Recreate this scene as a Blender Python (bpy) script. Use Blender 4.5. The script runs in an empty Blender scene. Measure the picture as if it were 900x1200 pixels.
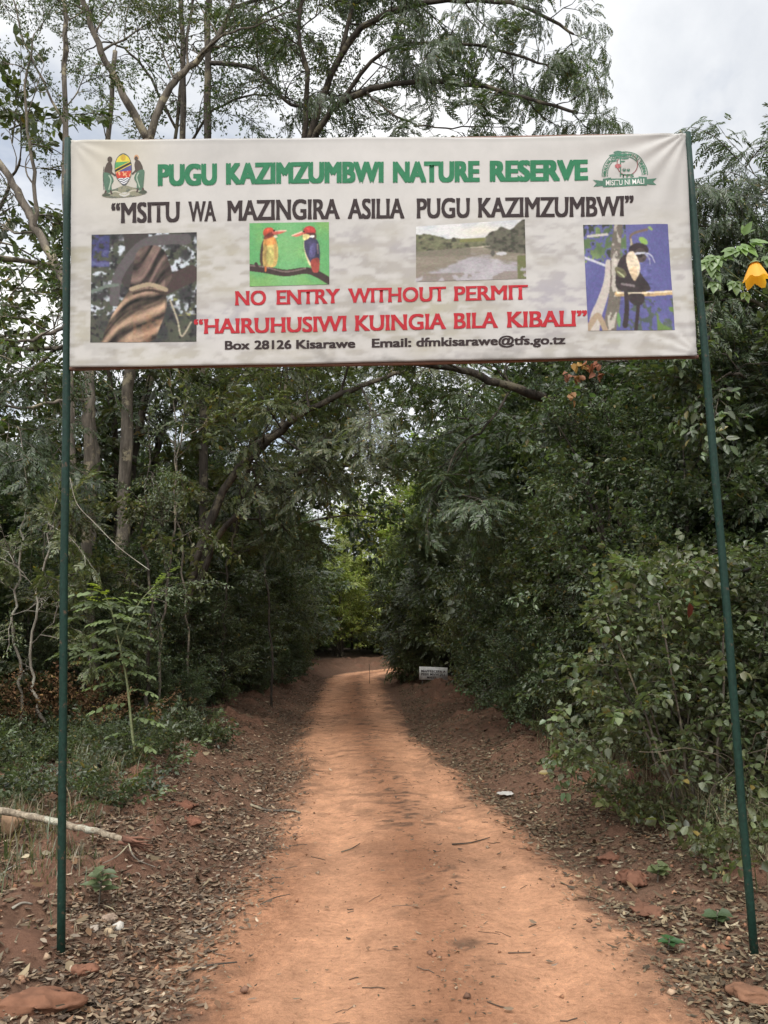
import bpy, math, random
import numpy as np
from mathutils import Vector, Matrix

# ------------------------------------------------------------------ camera, sky, sun, exposure
S = bpy.context.scene
COL = S.collection
R = math.radians
CAM = Vector((0.0, 0.0, 1.55))
PITCH, ROLL, FPX = 8.0, -0.8, 960.0
cd = bpy.data.cameras.new('camera')
cd.sensor_fit = 'VERTICAL'; cd.sensor_height = 24.0; cd.lens = 24.0 * FPX / 1200.0
cd.clip_start = 0.05; cd.clip_end = 3000.0
cam = bpy.data.objects.new('camera', cd); COL.objects.link(cam)
CROT = (Matrix.Rotation(R(90 + PITCH), 3, 'X') @ Matrix.Rotation(R(ROLL), 3, 'Z'))
cam.matrix_world = Matrix.Translation(CAM) @ CROT.to_4x4()
S.camera = cam

SUN_EL, SUN_AZ = 62.0, 200.0            # azimuth clockwise from +Y: high, behind the camera
w = bpy.data.worlds.new('World'); S.world = w; w.use_nodes = True
nt = w.node_tree; nt.nodes.clear()
def N(t, kind, **kw):
    n = t.nodes.new(kind)
    for k, v in kw.items(): setattr(n, k, v)
    return n
out = N(nt, 'ShaderNodeOutputWorld'); bg = N(nt, 'ShaderNodeBackground')
bg.inputs['Strength'].default_value = 0.1
sky = N(nt, 'ShaderNodeTexSky', sky_type='NISHITA', sun_disc=False)
sky.sun_elevation = R(SUN_EL); sky.sun_rotation = R(SUN_AZ); sky.air_density = 1.2; sky.dust_density = 1.5
tc = N(nt, 'ShaderNodeTexCoord')
sep = N(nt, 'ShaderNodeSeparateXYZ'); nt.links.new(tc.outputs['Generated'], sep.inputs[0])
def wm(op, a, b=None, c=None):
    n = N(nt, 'ShaderNodeMath', operation=op)
    for i, v in enumerate((a, b, c)):
        if v is None: continue
        if isinstance(v, (int, float)): n.inputs[i].default_value = v
        else: nt.links.new(v, n.inputs[i])
    return n.outputs[0]
zc = wm('ADD', wm('MAXIMUM', sep.outputs['Z'], 0.0), 0.22)
cmb = N(nt, 'ShaderNodeCombineXYZ')
nt.links.new(wm('DIVIDE', sep.outputs['X'], zc), cmb.inputs[0])
nt.links.new(wm('DIVIDE', sep.outputs['Y'], zc), cmb.inputs[1])
def wnoise(scale, detail, rough, off):
    mp = N(nt, 'ShaderNodeMapping'); mp.inputs['Location'].default_value = off
    nt.links.new(cmb.outputs[0], mp.inputs[0])
    n = N(nt, 'ShaderNodeTexNoise'); n.inputs['Scale'].default_value = scale
    n.inputs['Detail'].default_value = detail; n.inputs['Roughness'].default_value = rough
    n.inputs['Distortion'].default_value = 0.3
    nt.links.new(mp.outputs[0], n.inputs[0]); return n.outputs['Fac']
def wramp(fac, pts):
    r = N(nt, 'ShaderNodeValToRGB'); e = r.color_ramp.elements
    e[0].position, e[0].color = pts[0][0], pts[0][1] + (1,)
    e[1].position, e[1].color = pts[-1][0], pts[-1][1] + (1,)
    for p, c in pts[1:-1]:
        k = e.new(p); k.color = c + (1,)
    nt.links.new(fac, r.inputs[0]); return r.outputs[0]
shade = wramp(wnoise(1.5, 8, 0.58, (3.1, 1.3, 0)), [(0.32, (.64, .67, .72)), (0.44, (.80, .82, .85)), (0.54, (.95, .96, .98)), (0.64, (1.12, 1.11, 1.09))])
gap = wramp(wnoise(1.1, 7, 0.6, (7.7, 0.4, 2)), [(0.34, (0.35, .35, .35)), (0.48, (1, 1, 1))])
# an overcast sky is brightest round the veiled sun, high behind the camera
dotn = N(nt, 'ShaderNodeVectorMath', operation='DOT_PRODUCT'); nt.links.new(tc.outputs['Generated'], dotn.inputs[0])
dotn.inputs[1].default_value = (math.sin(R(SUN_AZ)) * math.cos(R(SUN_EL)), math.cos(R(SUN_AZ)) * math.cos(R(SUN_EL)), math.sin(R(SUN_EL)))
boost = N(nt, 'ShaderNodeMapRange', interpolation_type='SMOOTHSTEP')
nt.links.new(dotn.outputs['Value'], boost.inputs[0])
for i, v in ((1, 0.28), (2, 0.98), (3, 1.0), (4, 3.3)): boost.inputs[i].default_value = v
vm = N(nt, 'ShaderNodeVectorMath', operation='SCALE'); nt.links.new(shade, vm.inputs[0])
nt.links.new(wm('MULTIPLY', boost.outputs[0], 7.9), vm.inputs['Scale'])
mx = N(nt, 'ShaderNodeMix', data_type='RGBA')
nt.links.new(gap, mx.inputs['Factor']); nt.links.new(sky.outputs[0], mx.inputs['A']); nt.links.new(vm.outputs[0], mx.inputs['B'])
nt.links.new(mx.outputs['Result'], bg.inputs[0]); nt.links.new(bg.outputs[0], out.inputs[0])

sl = bpy.data.lights.new('sun', 'SUN'); sl.energy = 1.5; sl.angle = R(14); sl.color = (1.0, .95, .88)
sun = bpy.data.objects.new('sun', sl); COL.objects.link(sun)
sd = Vector((math.sin(R(SUN_AZ)) * math.cos(R(SUN_EL)), math.cos(R(SUN_AZ)) * math.cos(R(SUN_EL)), math.sin(R(SUN_EL))))
sun.rotation_euler = sd.to_track_quat('Z', 'Y').to_euler(); sun.location = (0, -10, 30)
S.view_settings.view_transform = 'Standard'; S.view_settings.look = 'None'
S.view_settings.gamma = 1.0; S.view_settings.use_curve_mapping = False
S.view_settings.exposure = 0.55
S.render.engine = 'CYCLES'
S.cycles.max_bounces = 6; S.cycles.diffuse_bounces = 4; S.cycles.glossy_bounces = 2; S.cycles.transmission_bounces = 2
S.cycles.use_denoising = True
try: S.cycles.denoiser = 'OPENIMAGEDENOISE'
except Exception: pass

# ------------------------------------------------------------------ helpers
rng = np.random.default_rng(11)
def P(px, py, Y):
    r = CROT @ Vector(((px - 450.0) / FPX, (600.0 - py) / FPX, -1.0))
    return CAM + r * (Y / r.y)
def empty(name, loc, label, cat, group=None):
    o = bpy.data.objects.new(name, None); COL.objects.link(o); o.location = loc
    o.empty_display_size = 0.2
    o['label'] = label; o['category'] = cat
    if group: o['group'] = group
    return o
def tag(o, label=None, cat=None, group=None, kind=None):
    for k, v in (('label', label), ('category', cat), ('group', group), ('kind', kind)):
        if v: o[k] = v
    return o
def mesh_obj(name, V, F, mat, parent=None, col=None, smooth=False, loc=None, fmat=None):
    """V (n,3), F (m,3|4) arrays or list of such; one linked mesh object"""
    V = np.asarray(V, np.float32)
    if loc is not None: V = V - np.asarray(loc, np.float32)
    if not isinstance(F, list): F = [F]
    F = [np.asarray(f, np.int32) for f in F if len(f)]
    me = bpy.data.meshes.new(name)
    me.vertices.add(len(V)); me.vertices.foreach_set('co', V.ravel())
    loops = np.concatenate([f.ravel() for f in F])
    tot = np.concatenate([np.full(len(f), f.shape[1], np.int32) for f in F])
    start = np.concatenate([[0], np.cumsum(tot)[:-1]]).astype(np.int32)
    me.loops.add(len(loops)); me.loops.foreach_set('vertex_index', loops)
    me.polygons.add(len(tot)); me.polygons.foreach_set('loop_start', start)
    if smooth: me.polygons.foreach_set('use_smooth', np.ones(len(tot), bool))
    me.update(calc_edges=True)
    if col is not None:
        c = np.ones((len(V), 4), np.float32); c[:, :3] = col
        a = me.color_attributes.new('Col', 'FLOAT_COLOR', 'POINT'); a.data.foreach_set('color', c.ravel())
    me.materials.append(mat)
    o = bpy.data.objects.new(name, me); COL.objects.link(o)
    if parent is not None: o.parent = parent
    if loc is not None and parent is None: o.location = loc
    return o
def _h(ix, iy, seed):
    n = (ix.astype(np.int64) * 374761393 + iy.astype(np.int64) * 668265263 + seed * 974711) & 0x7fffffff
    n = ((n ^ (n >> 13)) * 1274126177) & 0x7fffffff
    return ((n ^ (n >> 16)) & 0xffff) / 65535.0
def vnoise(x, y, seed=0):
    x = np.asarray(x, float); y = np.asarray(y, float)
    ix = np.floor(x); iy = np.floor(y); fx = x - ix; fy = y - iy
    fx = fx * fx * (3 - 2 * fx); fy = fy * fy * (3 - 2 * fy)
    a = _h(ix, iy, seed); b = _h(ix + 1, iy, seed); c = _h(ix, iy + 1, seed); d = _h(ix + 1, iy + 1, seed)
    return (a * (1 - fx) + b * fx) * (1 - fy) + (c * (1 - fx) + d * fx) * fy
def fbm(x, y, o=4, seed=0):
    s = 0; a = .5; t = 0
    for i in range(o):
        s = s + a * vnoise(np.asarray(x) * 2**i + 17.3 * i, np.asarray(y) * 2**i - 9.1 * i, seed + i); t += a; a *= .5
    return s / t
def sst(x, a, b):
    t = np.clip((x - a) / (b - a), 0, 1); return t * t * (3 - 2 * t)

# ------------------------------------------------------------------ materials
def mat_new(name):
    m = bpy.data.materials.new(name); m.use_nodes = True; t = m.node_tree; t.nodes.clear()
    o = N(t, 'ShaderNodeOutputMaterial'); p = N(t, 'ShaderNodeBsdfPrincipled'); t.links.new(p.outputs[0], o.inputs[0])
    return m, t, p, o
def noise_node(t, scale, detail=4, rough=.6, coord='Object'):
    c = N(t, 'ShaderNodeTexCoord'); n = N(t, 'ShaderNodeTexNoise')
    n.inputs['Scale'].default_value = scale; n.inputs['Detail'].default_value = detail; n.inputs['Roughness'].default_value = rough
    t.links.new(c.outputs[coord], n.inputs[0]); return n.outputs['Fac']
def ramp(t, fac, pts):
    r = N(t, 'ShaderNodeValToRGB'); e = r.color_ramp.elements
    e[0].position, e[0].color = pts[0][0], tuple(pts[0][1]) + (1,)
    e[1].position, e[1].color = pts[-1][0], tuple(pts[-1][1]) + (1,)
    for p, c in pts[1:-1]:
        k = e.new(p); k.color = tuple(c) + (1,)
    t.links.new(fac, r.inputs[0]); return r.outputs[0]
def bump(t, p, h, strength, dist):
    b = N(t, 'ShaderNodeBump'); b.inputs['Strength'].default_value = strength; b.inputs['Distance'].default_value = dist
    t.links.new(h, b.inputs['Height']); t.links.new(b.outputs[0], p.inputs['Normal'])
def mulcol(t, a, b, f=1.0):
    m = N(t, 'ShaderNodeMix', data_type='RGBA', blend_type='MULTIPLY'); m.inputs['Factor'].default_value = f
    t.links.new(a, m.inputs['A']); t.links.new(b, m.inputs['B']); return m.outputs['Result']
def attr(t):
    a = N(t, 'ShaderNodeAttribute'); a.attribute_name = 'Col'; return a.outputs['Color']
def mat_leaf(name, trans=.3, rough=.45, spec=.4):
    m, t, p, o = mat_new(name)
    oi = N(t, 'ShaderNodeObjectInfo')
    c = mulcol(t, attr(t), ramp(t, oi.outputs['Random'], [(0, (.82, .88, .8)), (.5, (1, 1, 1)), (1, (1.18, 1.06, .9))]))
    t.links.new(c, p.inputs['Base Color']); p.inputs['Roughness'].default_value = rough
    p.inputs['Specular IOR Level'].default_value = spec
    tr = N(t, 'ShaderNodeBsdfTranslucent'); 
    tc_ = N(t, 'ShaderNodeMix', data_type='RGBA', blend_type='MULTIPLY'); tc_.inputs['Factor'].default_value = 1
    t.links.new(c, tc_.inputs['A']); tc_.inputs['B'].default_value = (1.5, 1.7, .7, 1); t.links.new(tc_.outputs['Result'], tr.inputs[0])
    ms = N(t, 'ShaderNodeMixShader'); ms.inputs[0].default_value = trans
    t.links.new(p.outputs[0], ms.inputs[1]); t.links.new(tr.outputs[0], ms.inputs[2]); t.links.new(ms.outputs[0], o.inputs[0])
    return m
def mat_bark(name, c0, c1, sc=9):
    m, t, p, o = mat_new(name)
    c = N(t, 'ShaderNodeTexCoord'); mp = N(t, 'ShaderNodeMapping'); mp.inputs['Scale'].default_value = (1, 1, .25)
    t.links.new(c.outputs['Object'], mp.inputs[0])
    n = N(t, 'ShaderNodeTexNoise'); n.inputs['Scale'].default_value = sc; n.inputs['Detail'].default_value = 7; n.inputs['Roughness'].default_value = .65
    t.links.new(mp.outputs[0], n.inputs[0])
    bc = ramp(t, n.outputs['Fac'], [(.34, c0), (.5, tuple((a + b) / 2 for a, b in zip(c0, c1))), (.66, c1)])
    big = noise_node(t, 3.2, 6, .7); mx = N(t, 'ShaderNodeMix', data_type='RGBA'); lk = ramp(t, big, [(.54, (0, 0, 0)), (.60, (.75, .75, .75))])
    t.links.new(lk, mx.inputs['Factor']); t.links.new(bc, mx.inputs['A']); mx.inputs['B'].default_value = tuple(min(.4, x * 1.5 + .03) for x in c1[:2]) + (c1[2] * 1.25 + .02, 1)
    t.links.new(mx.outputs['Result'], p.inputs['Base Color'])
    p.inputs['Roughness'].default_value = .9; p.inputs['Specular IOR Level'].default_value = .2
    bump(t, p, n.outputs['Fac'], 1.0, .035); return m
def mat_attr(name, rough=.8, nscale=None, namp=(.75, 1.2), bs=None, bd=.004, spec=.25):
    m, t, p, o = mat_new(name); c = attr(t)
    if nscale:
        f = noise_node(t, nscale, 6, .65)
        c = mulcol(t, c, ramp(t, f, [(.3, (namp[0],) * 3), (.7, (namp[1],) * 3)]))
        if bs: bump(t, p, f, bs, bd)
    t.links.new(c, p.inputs['Base Color']); p.inputs['Roughness'].default_value = rough; p.inputs['Specular IOR Level'].default_value = spec
    return m
def mat_flat(name, c, rough=.6, nscale=30, namp=(.8, 1.15), bs=.15, bd=.002, spec=.3):
    m, t, p, o = mat_new(name); f = noise_node(t, nscale, 5, .6)
    t.links.new(ramp(t, f, [(.3, tuple(x * namp[0] for x in c)), (.7, tuple(min(1, x * namp[1]) for x in c))]), p.inputs['Base Color'])
    p.inputs['Roughness'].default_value = rough; p.inputs['Specular IOR Level'].default_value = spec
    bump(t, p, f, bs, bd); return m
LEAF = mat_leaf('leaf', .3, .38, .5)
DRYLEAF = mat_leaf('dry_leaf', 0, .9, .08)
BARK = mat_bark('bark_grey', (.045, .038, .03), (.20, .17, .135))
BARKD = mat_bark('bark_dark', (.025, .021, .017), (.09, .075, .06))
BARKP = mat_bark('bark_pale', (.12, .105, .085), (.34, .30, .24))
def mat_soil():
    m, t, p, o = mat_new('red_soil'); c = attr(t)
    f1 = noise_node(t, 30, 9, .75); f2 = noise_node(t, 210, 4, .75)
    c = mulcol(t, c, ramp(t, f1, [(.3, (.70, .67, .65)), (.5, (1, 1, 1)), (.70, (1.22, 1.2, 1.16))]))
    c = mulcol(t, c, ramp(t, f2, [(.3, (.72, .70, .68)), (.7, (1.22, 1.22, 1.22))]))
    t.links.new(c, p.inputs['Base Color']); p.inputs['Roughness'].default_value = .95; p.inputs['Specular IOR Level'].default_value = .15
    ad = N(t, 'ShaderNodeMath', operation='MULTIPLY_ADD'); t.links.new(f2, ad.inputs[0]); ad.inputs[1].default_value = .35; t.links.new(f1, ad.inputs[2])
    bump(t, p, ad.outputs[0], 1.0, .028); return m
SOIL = mat_soil()

# ------------------------------------------------------------------ the road and the ground
_k = np.array([(.25, -60), (.22, -6), (.18, 3), (.16, 5.6), (-.12, 9), (-.46, 12.9), (-.72, 17.5), (-.93, 23), (-1.02, 26), (-.80, 28.2), (-.05, 30.0), (1.4, 32.0), (4, 33.6), (8, 35.2), (14, 37), (30, 41)], float)
def _dense(k, n=12):
    o = []
    for i in range(len(k) - 1):
        p0 = k[max(i - 1, 0)]; p1 = k[i]; p2 = k[i + 1]; p3 = k[min(i + 2, len(k) - 1)]
        for t in np.linspace(0, 1, n, endpoint=False):
            o.append(.5 * (2 * p1 + (p2 - p0) * t + (2 * p0 - 5 * p1 + 4 * p2 - p3) * t * t + (3 * p1 - p0 - 3 * p2 + p3) * t**3))
    return np.array(o + [k[-1]])
RD = np.concatenate([_dense(_k[1:3], 4)[:-1], _dense(_k[2:], 10)]); RD = np.concatenate([[[.25, -60]], RD])
def road_lat(x, y):
    x = np.asarray(x, float).ravel(); y = np.asarray(y, float).ravel(); lat = np.empty_like(x)
    A = RD[:-1]; D = RD[1:] - A; L2 = (D**2).sum(1)
    for i in range(0, len(x), 20000):
        px = x[i:i + 20000, None] - A[:, 0]; py = y[i:i + 20000, None] - A[:, 1]
        t = np.clip((px * D[:, 0] + py * D[:, 1]) / L2, 0, 1)
        d2 = (px - t * D[:, 0])**2 + (py - t * D[:, 1])**2
        j = d2.argmin(1); r = np.arange(len(j)); sg = np.sign(px[r, j] * D[j, 1] - py[r, j] * D[j, 0])
        lat[i:i + 20000] = np.sqrt(d2[r, j]) * np.where(sg == 0, 1, sg)
    return lat
def ground(x, y, full=False):
    shp = np.shape(x); x = np.asarray(x, float).ravel(); y = np.asarray(y, float).ravel()
    lat = road_lat(x, y); a = np.abs(lat); left = lat < 0
    edge = a - np.interp(y, [3, 5.6, 9, 13], [1.10, .97, .83, .78]) - .10 * (fbm(y * .9, lat * 0 + left * 7, 3, 15) - .5)
    near = sst(-y, -60, -20)
    z = -.028 * (np.exp(-((lat - .50) / .17)**2) + np.exp(-((lat + .48) / .17)**2)) * (a < 1.6)
    z = z + .014 * (fbm(x * 5, y * 3, 3, 5) - .5)
    z = z + sst(edge, .08, 1.7) * np.where(left, .14, .13) * (1 + 1.3 * sst(y, 4.5, 9)) + sst(edge, 1.8, 6) * .25
    z = z - .05 * np.exp(-((edge - .22) / .2)**2)
    lump = fbm(x * 2.1, y * 2.1, 4, 21) - .42
    z = z + np.maximum(lump, -.05) * .24 * sst(edge, .25, .9) * (1 - .5 * sst(edge, 2.0, 3.0)) * near
    # clods of red earth turned up along the verge
    cl = np.maximum(vnoise(x * 4.2, y * 4.2, 77) - .66, 0) * sst(edge, .35, .7) * (1 - sst(edge, 1.5, 2.2)) * near
    z = z + cl * sst(y, 4.2, 5.5) * (.16 + .30 * fbm(x * 14, y * 14, 3, 33))
    z = z + .09 * (fbm(x * 8, y * 8, 4, 31) - .5) * sst(edge, -.05, .4) * near
    hill = fbm(x * .03, y * .03, 3, 3) * sst(np.hypot(x, y), 50, 300) * 5
    z = z + hill
    if full: return z.reshape(shp), lat.reshape(shp), edge.reshape(shp), lump.reshape(shp), cl.reshape(shp)
    return z.reshape(shp)
def gz(x, y): return float(ground(np.array([x]), np.array([y]))[0])
def span(*seg):
    o = [seg[0][0]]
    for a, b, s in seg: o += list(np.linspace(a, b, max(2, int(round((b - a) / s)) + 1))[1:])
    return np.array(o)
gy = span((-400, -60, 40), (-60, -4, 6), (-4, 2.4, .2), (2.4, 8, .026), (8, 16, .05), (16, 36, .1), (36, 60, 1), (60, 200, 10), (200, 900, 70))
gx = span((-600, -60, 60), (-60, -10, 4), (-10, -3.6, .2), (-3.6, 3.4, .03), (3.4, 10, .2), (10, 60, 4), (60, 600, 60))
GX, GY = np.meshgrid(gx, gy)
GZ, LAT, EDGE, LUMP, CLOD = ground(GX, GY, True)
MASK = 1 - sst(EDGE + (fbm(GX * 2.6, GY * 1.6, 4, 41) - .5) * .42 + (fbm(GX * 13, GY * 9, 3, 43) - .5) * .34, -.16, .16)
C_light = np.array([.515, .275, .160]); C_mid = np.array([.42, .212, .120]); C_dark = np.array([.185, .108, .070])
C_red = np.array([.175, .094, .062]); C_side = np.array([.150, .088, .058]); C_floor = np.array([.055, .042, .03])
def mixc(a, b, f): return a + (b - a) * f[..., None]
f = fbm(GX * 1.4, GY * .7, 5, 51)
rc = mixc(np.broadcast_to(C_mid, GX.shape + (3,)), C_light, sst(f, .32, .62))
trk = np.exp(-((LAT - .50) / .20)**2) + np.exp(-((LAT + .48) / .20)**2)
rc = mixc(rc, C_light * 1.12, .85 * np.clip(trk, 0, 1) * sst(fbm(GX * 2, GY * .5, 3, 57), .2, .5))
stripe = np.exp(-((LAT - .10) / .13)**2) * sst(fbm(GX * 9, GY * 3.5, 5, 61), .42, .60) * sst(GY, 3.0, 7.0)
rc = rc * (1 + .22 * (fbm(GX * 7, GY * 5, 4, 55) - .5) * 2)[..., None]
rc = mixc(rc, C_dark, .45 * stripe)
rc = mixc(rc, np.array([.31, .147, .080]), .7 * np.exp(-((LAT - .05) / .22)**2))
rc = mixc(rc, C_dark, .35 * sst(fbm(GX * 5.5, GY * 8, 5, 71), .52, .64) * sst(GY, 3.0, 8))
tread = .5 + .5 * np.sin(GY * 62 + np.abs(LAT + .78) * 60)
tm = np.exp(-((LAT + .80) / .10)**2) * sst(fbm(GX * .6, GY * .8, 2, 81), .25, .45) * (GY < 12)
spk = sst(fbm(GX * 12, GY * 16, 4, 63), .55, .66) * np.clip(1.3 * np.exp(-((LAT - .16) / .12)**2) + .55 * np.exp(-((LAT + .02) / .3)**2) + .8 * sst(EDGE, -.35, 0), 0, 1) * sst(fbm(GX * 2.4, GY * 1.3, 3, 64), .36, .56)
rc = mixc(rc, np.array([.10, .065, .045]), .8 * spk)
rc = rc * (1 + .34 * (fbm(GX * 16, GY * 12, 3, 58) - .5))[..., None]
GZ = GZ + (.010 * (fbm(GX * 9, GY * 9, 4, 59) - .5)) * MASK
GZ = GZ - .026 * tread * tm - .008 * tm
sc_ = mixc(np.broadcast_to(C_side, GX.shape + (3,)), C_red, np.clip(.35 * sst(LUMP, .14, .28) + .7 * sst(CLOD, .03, .10), 0, 1) * (1 - sst(EDGE, 1.5, 2.4)))
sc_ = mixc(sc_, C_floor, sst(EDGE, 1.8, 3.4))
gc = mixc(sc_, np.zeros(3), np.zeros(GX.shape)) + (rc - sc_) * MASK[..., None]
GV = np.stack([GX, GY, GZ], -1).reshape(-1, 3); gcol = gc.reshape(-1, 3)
ny, nx = GX.shape
I = np.arange(ny * nx).reshape(ny, nx)
Q = np.stack([I[:-1, :-1], I[:-1, 1:], I[1:, 1:], I[1:, :-1]], -1).reshape(-1, 4)
mf = MASK.reshape(-1)[Q].mean(1) > .5
def sub(V, F, c):
    u, inv = np.unique(F, return_inverse=True); return V[u], inv.reshape(F.shape), c[u]
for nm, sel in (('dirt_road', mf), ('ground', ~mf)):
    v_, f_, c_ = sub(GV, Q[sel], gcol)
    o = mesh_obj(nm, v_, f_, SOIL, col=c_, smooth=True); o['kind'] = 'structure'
    o['label'] = 'orange dirt road running straight into the forest' if nm == 'dirt_road' else 'red brown earth verges and forest floor'
# ------------------------------------------------------------------ tubes and small solids
def tube(pts, rad, sides=6, caps=True):
    pts = np.asarray([tuple(p) for p in pts], float); n = len(pts); rad = np.broadcast_to(np.asarray(rad, float), (n,))
    T = np.gradient(pts, axis=0); T /= np.linalg.norm(T, axis=1)[:, None] + 1e-9
    ref = np.array([0, 0, 1.]) if abs(T[:, 2]).mean() < .8 else np.array([1., 0, 0])
    A = np.cross(T, ref); A /= np.linalg.norm(A, axis=1)[:, None] + 1e-9; B = np.cross(T, A)
    th = np.arange(sides) * 2 * np.pi / sides
    V = pts[:, None] + rad[:, None, None] * (np.cos(th)[None, :, None] * A[:, None] + np.sin(th)[None, :, None] * B[:, None])
    V = V.reshape(-1, 3); i = np.arange(n - 1)[:, None] * sides; j = np.arange(sides)[None]; k = (j + 1) % sides
    F = np.stack([i + j, i + k, i + sides + k, i + sides + j], -1).reshape(-1, 4)
    if caps and sides == 4: F = np.concatenate([F, [[0, 1, 2, 3], [n * 4 - 1, n * 4 - 2, n * 4 - 3, n * 4 - 4]]])
    elif caps:
        V = np.concatenate([V, [pts[0], pts[-1]]]); c0 = n * sides; jj = np.arange(sides); kk = (jj + 1) % sides; b = (n - 1) * sides
        F = np.concatenate([F, np.stack([np.full(sides, c0), kk, jj, jj], -1), np.stack([np.full(sides, c0 + 1), b + jj, b + kk, b + kk], -1)])
    return V, F
def fixq(F):
    """quads whose last two corners repeat become triangles"""
    F = np.asarray(F); d = F[:, 2] == F[:, 3]
    return [F[~d], F[d][:, :3]]
class Acc:
    def __init__(s): s.V = []; s.F = []; s.C = []; s.n = 0
    def add(s, V, F, c=None):
        s.V.append(np.asarray(V, np.float32)); s.F.append(np.asarray(F, np.int32) + s.n); s.n += len(V)
        if c is not None: s.C.append(np.broadcast_to(np.asarray(c, np.float32), (len(V), 3)))
    def build(s, name, mat, parent=None, smooth=False, loc=None):
        V = np.concatenate(s.V); F = np.concatenate(s.F)
        return mesh_obj(name, V, fixq(F) if F.shape[1] == 4 else F, mat, parent, np.concatenate(s.C) if s.C else None, smooth, loc)
def smooth_line(pts, n=6):
    p = np.asarray([tuple(q) for q in pts], float); return _dense(p, n) if len(p) > 2 else np.linspace(p[0], p[-1], n + 1)
def wobble(pts, amp, seed):
    r = np.random.default_rng(seed); p = np.array(pts); d = r.normal(0, amp, p.shape); d[0] = 0; d[-1] = 0; return p + d

# ------------------------------------------------------------------ the banner over the road
YS = 4.1
PAINT = mat_flat('green_paint', (.009, .028, .020), .5, 60, (.65, 1.3),   .2, .001, .2)
_t = PAINT.node_tree; _p = [n for n in _t.nodes if n.type == 'BSDF_PRINCIPLED'][0]; _src = _p.inputs['Base Color'].links[0].from_socket
_r = ramp(_t, noise_node(_t, 24, 7, .7), [(.60, (0, 0, 0)), (.66, (.9, .9, .9))]); _m = N(_t, 'ShaderNodeMix', data_type='RGBA'); _m.inputs['B'].default_value = (.085, .055, .035, 1)
_t.links.new(_r, _m.inputs['Factor']); _t.links.new(_src, _m.inputs['A']); _t.links.new(_m.outputs['Result'], _p.inputs['Base Color'])
STEEL = mat_flat('brown_bar', (.16, .085, .06), .7, 40)
def base_at(px, py):
    p = P(px, py, YS); return Vector((p.x, p.y, gz(p.x, p.y)))
sign = empty('entrance_banner', (0, YS, 0), 'wide white nature reserve banner stretched between two green poles across the road', 'banner')
def post(px0, py0, px1, py1, lab):
    a = P(px0, py0, YS + .0); b = P(px1, py1, YS + .0); d = (b - a) / (b.z - a.z)
    zb = gz(a.x, a.y) - .15; a = a + d * (zb - a.z)
    pts = [a + (b - a) * t for t in np.linspace(0, 1, 12)]
    V, F = tube(wobble([tuple(p) for p in pts], .003, int(px0)), .0195, 14)
    o = mesh_obj('post', V - np.array([0, YS, 0]), fixq(F), PAINT, sign, smooth=True); o['label'] = lab
post(71.5, 1110, 80, 163, 'dark green pole on the left, standing in leaf litter')
post(884, 1118, 805, 156, 'dark green pole on the right, leaning inwards')
BL, BR, TR, TL = (P(*q) for q in ((82, 431, YS), (817, 417, YS), (803, 157, YS), (83, 165, YS)))
def rip(x, z):
    x = np.asarray(x); z = np.asarray(z)
    d = .006 * np.sin(x * 2.3 + z * 3.1) + .010 * (fbm(x * 1.6 + z * 1.1, z * 1.8 - x * .9, 3, 91) - .5)
    cx = (x - TR.x); cz = (z - TR.z)
    rr = np.hypot(cx, cz); th = np.arctan2(cz, cx)
    d = d + .006 * np.exp(-rr / .55) * np.sin(th * 17)
    cx = (x - BR.x); cz = (z - BR.z); rr = np.hypot(cx, cz); th = np.arctan2(cz, cx)
    d = d + .003 * np.exp(-rr / .4) * np.sin(th * 15)
    cx = (x - TL.x); cz = (z - TL.z); rr = np.hypot(cx, cz); th = np.arctan2(cz, cx)
    d = d + .003 * np.exp(-rr / .3) * np.sin(th * 15)
    return d
def on_banner(pxy, lift):
    """pixel positions on the printed face -> points on the cloth, local to the banner"""
    pxy = np.asarray(pxy, float)
    C = np.array(CROT); r = np.stack([(pxy[:, 0] - 450) / FPX, (600 - pxy[:, 1]) / FPX, -np.ones(len(pxy))], -1) @ C.T
    q = np.array(CAM) + r * ((YS - .026) / r[:, 1])[:, None]
    q[:, 1] = YS - .026 + rip(q[:, 0], q[:, 2]) - lift
    q[:, 1] -= YS; return q
def quadmap(u, v, q):
    """u,v in 0..1 (v up) in pixel quad q = TL, TR, BR, BL"""
    tl, tr, br, bl = (np.array(p, float) for p in q); u = u[:, None]; v = v[:, None]
    return (bl * (1 - u) + br * u) * (1 - v) + (tl * (1 - u) + tr * u) * v
BQ = ((83, 165), (803, 157), (817, 417), (82, 431))
nu, nv = 300, 110
U, Vv = np.meshgrid(np.linspace(0, 1, nu), np.linspace(0, 1, nv)); u = U.ravel(); v = Vv.ravel()
q = quadmap(u, v, BQ)
sag = (.0 + .6 * (fbm(u * 9, v * 0, 3, 7) - .5) * 2)
q[:, 1] += np.where(v > .98, sag * 2.0, 0) + np.where(v < .02, sag * 1.2, 0)
fp = on_banner(q, 0)
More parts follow.
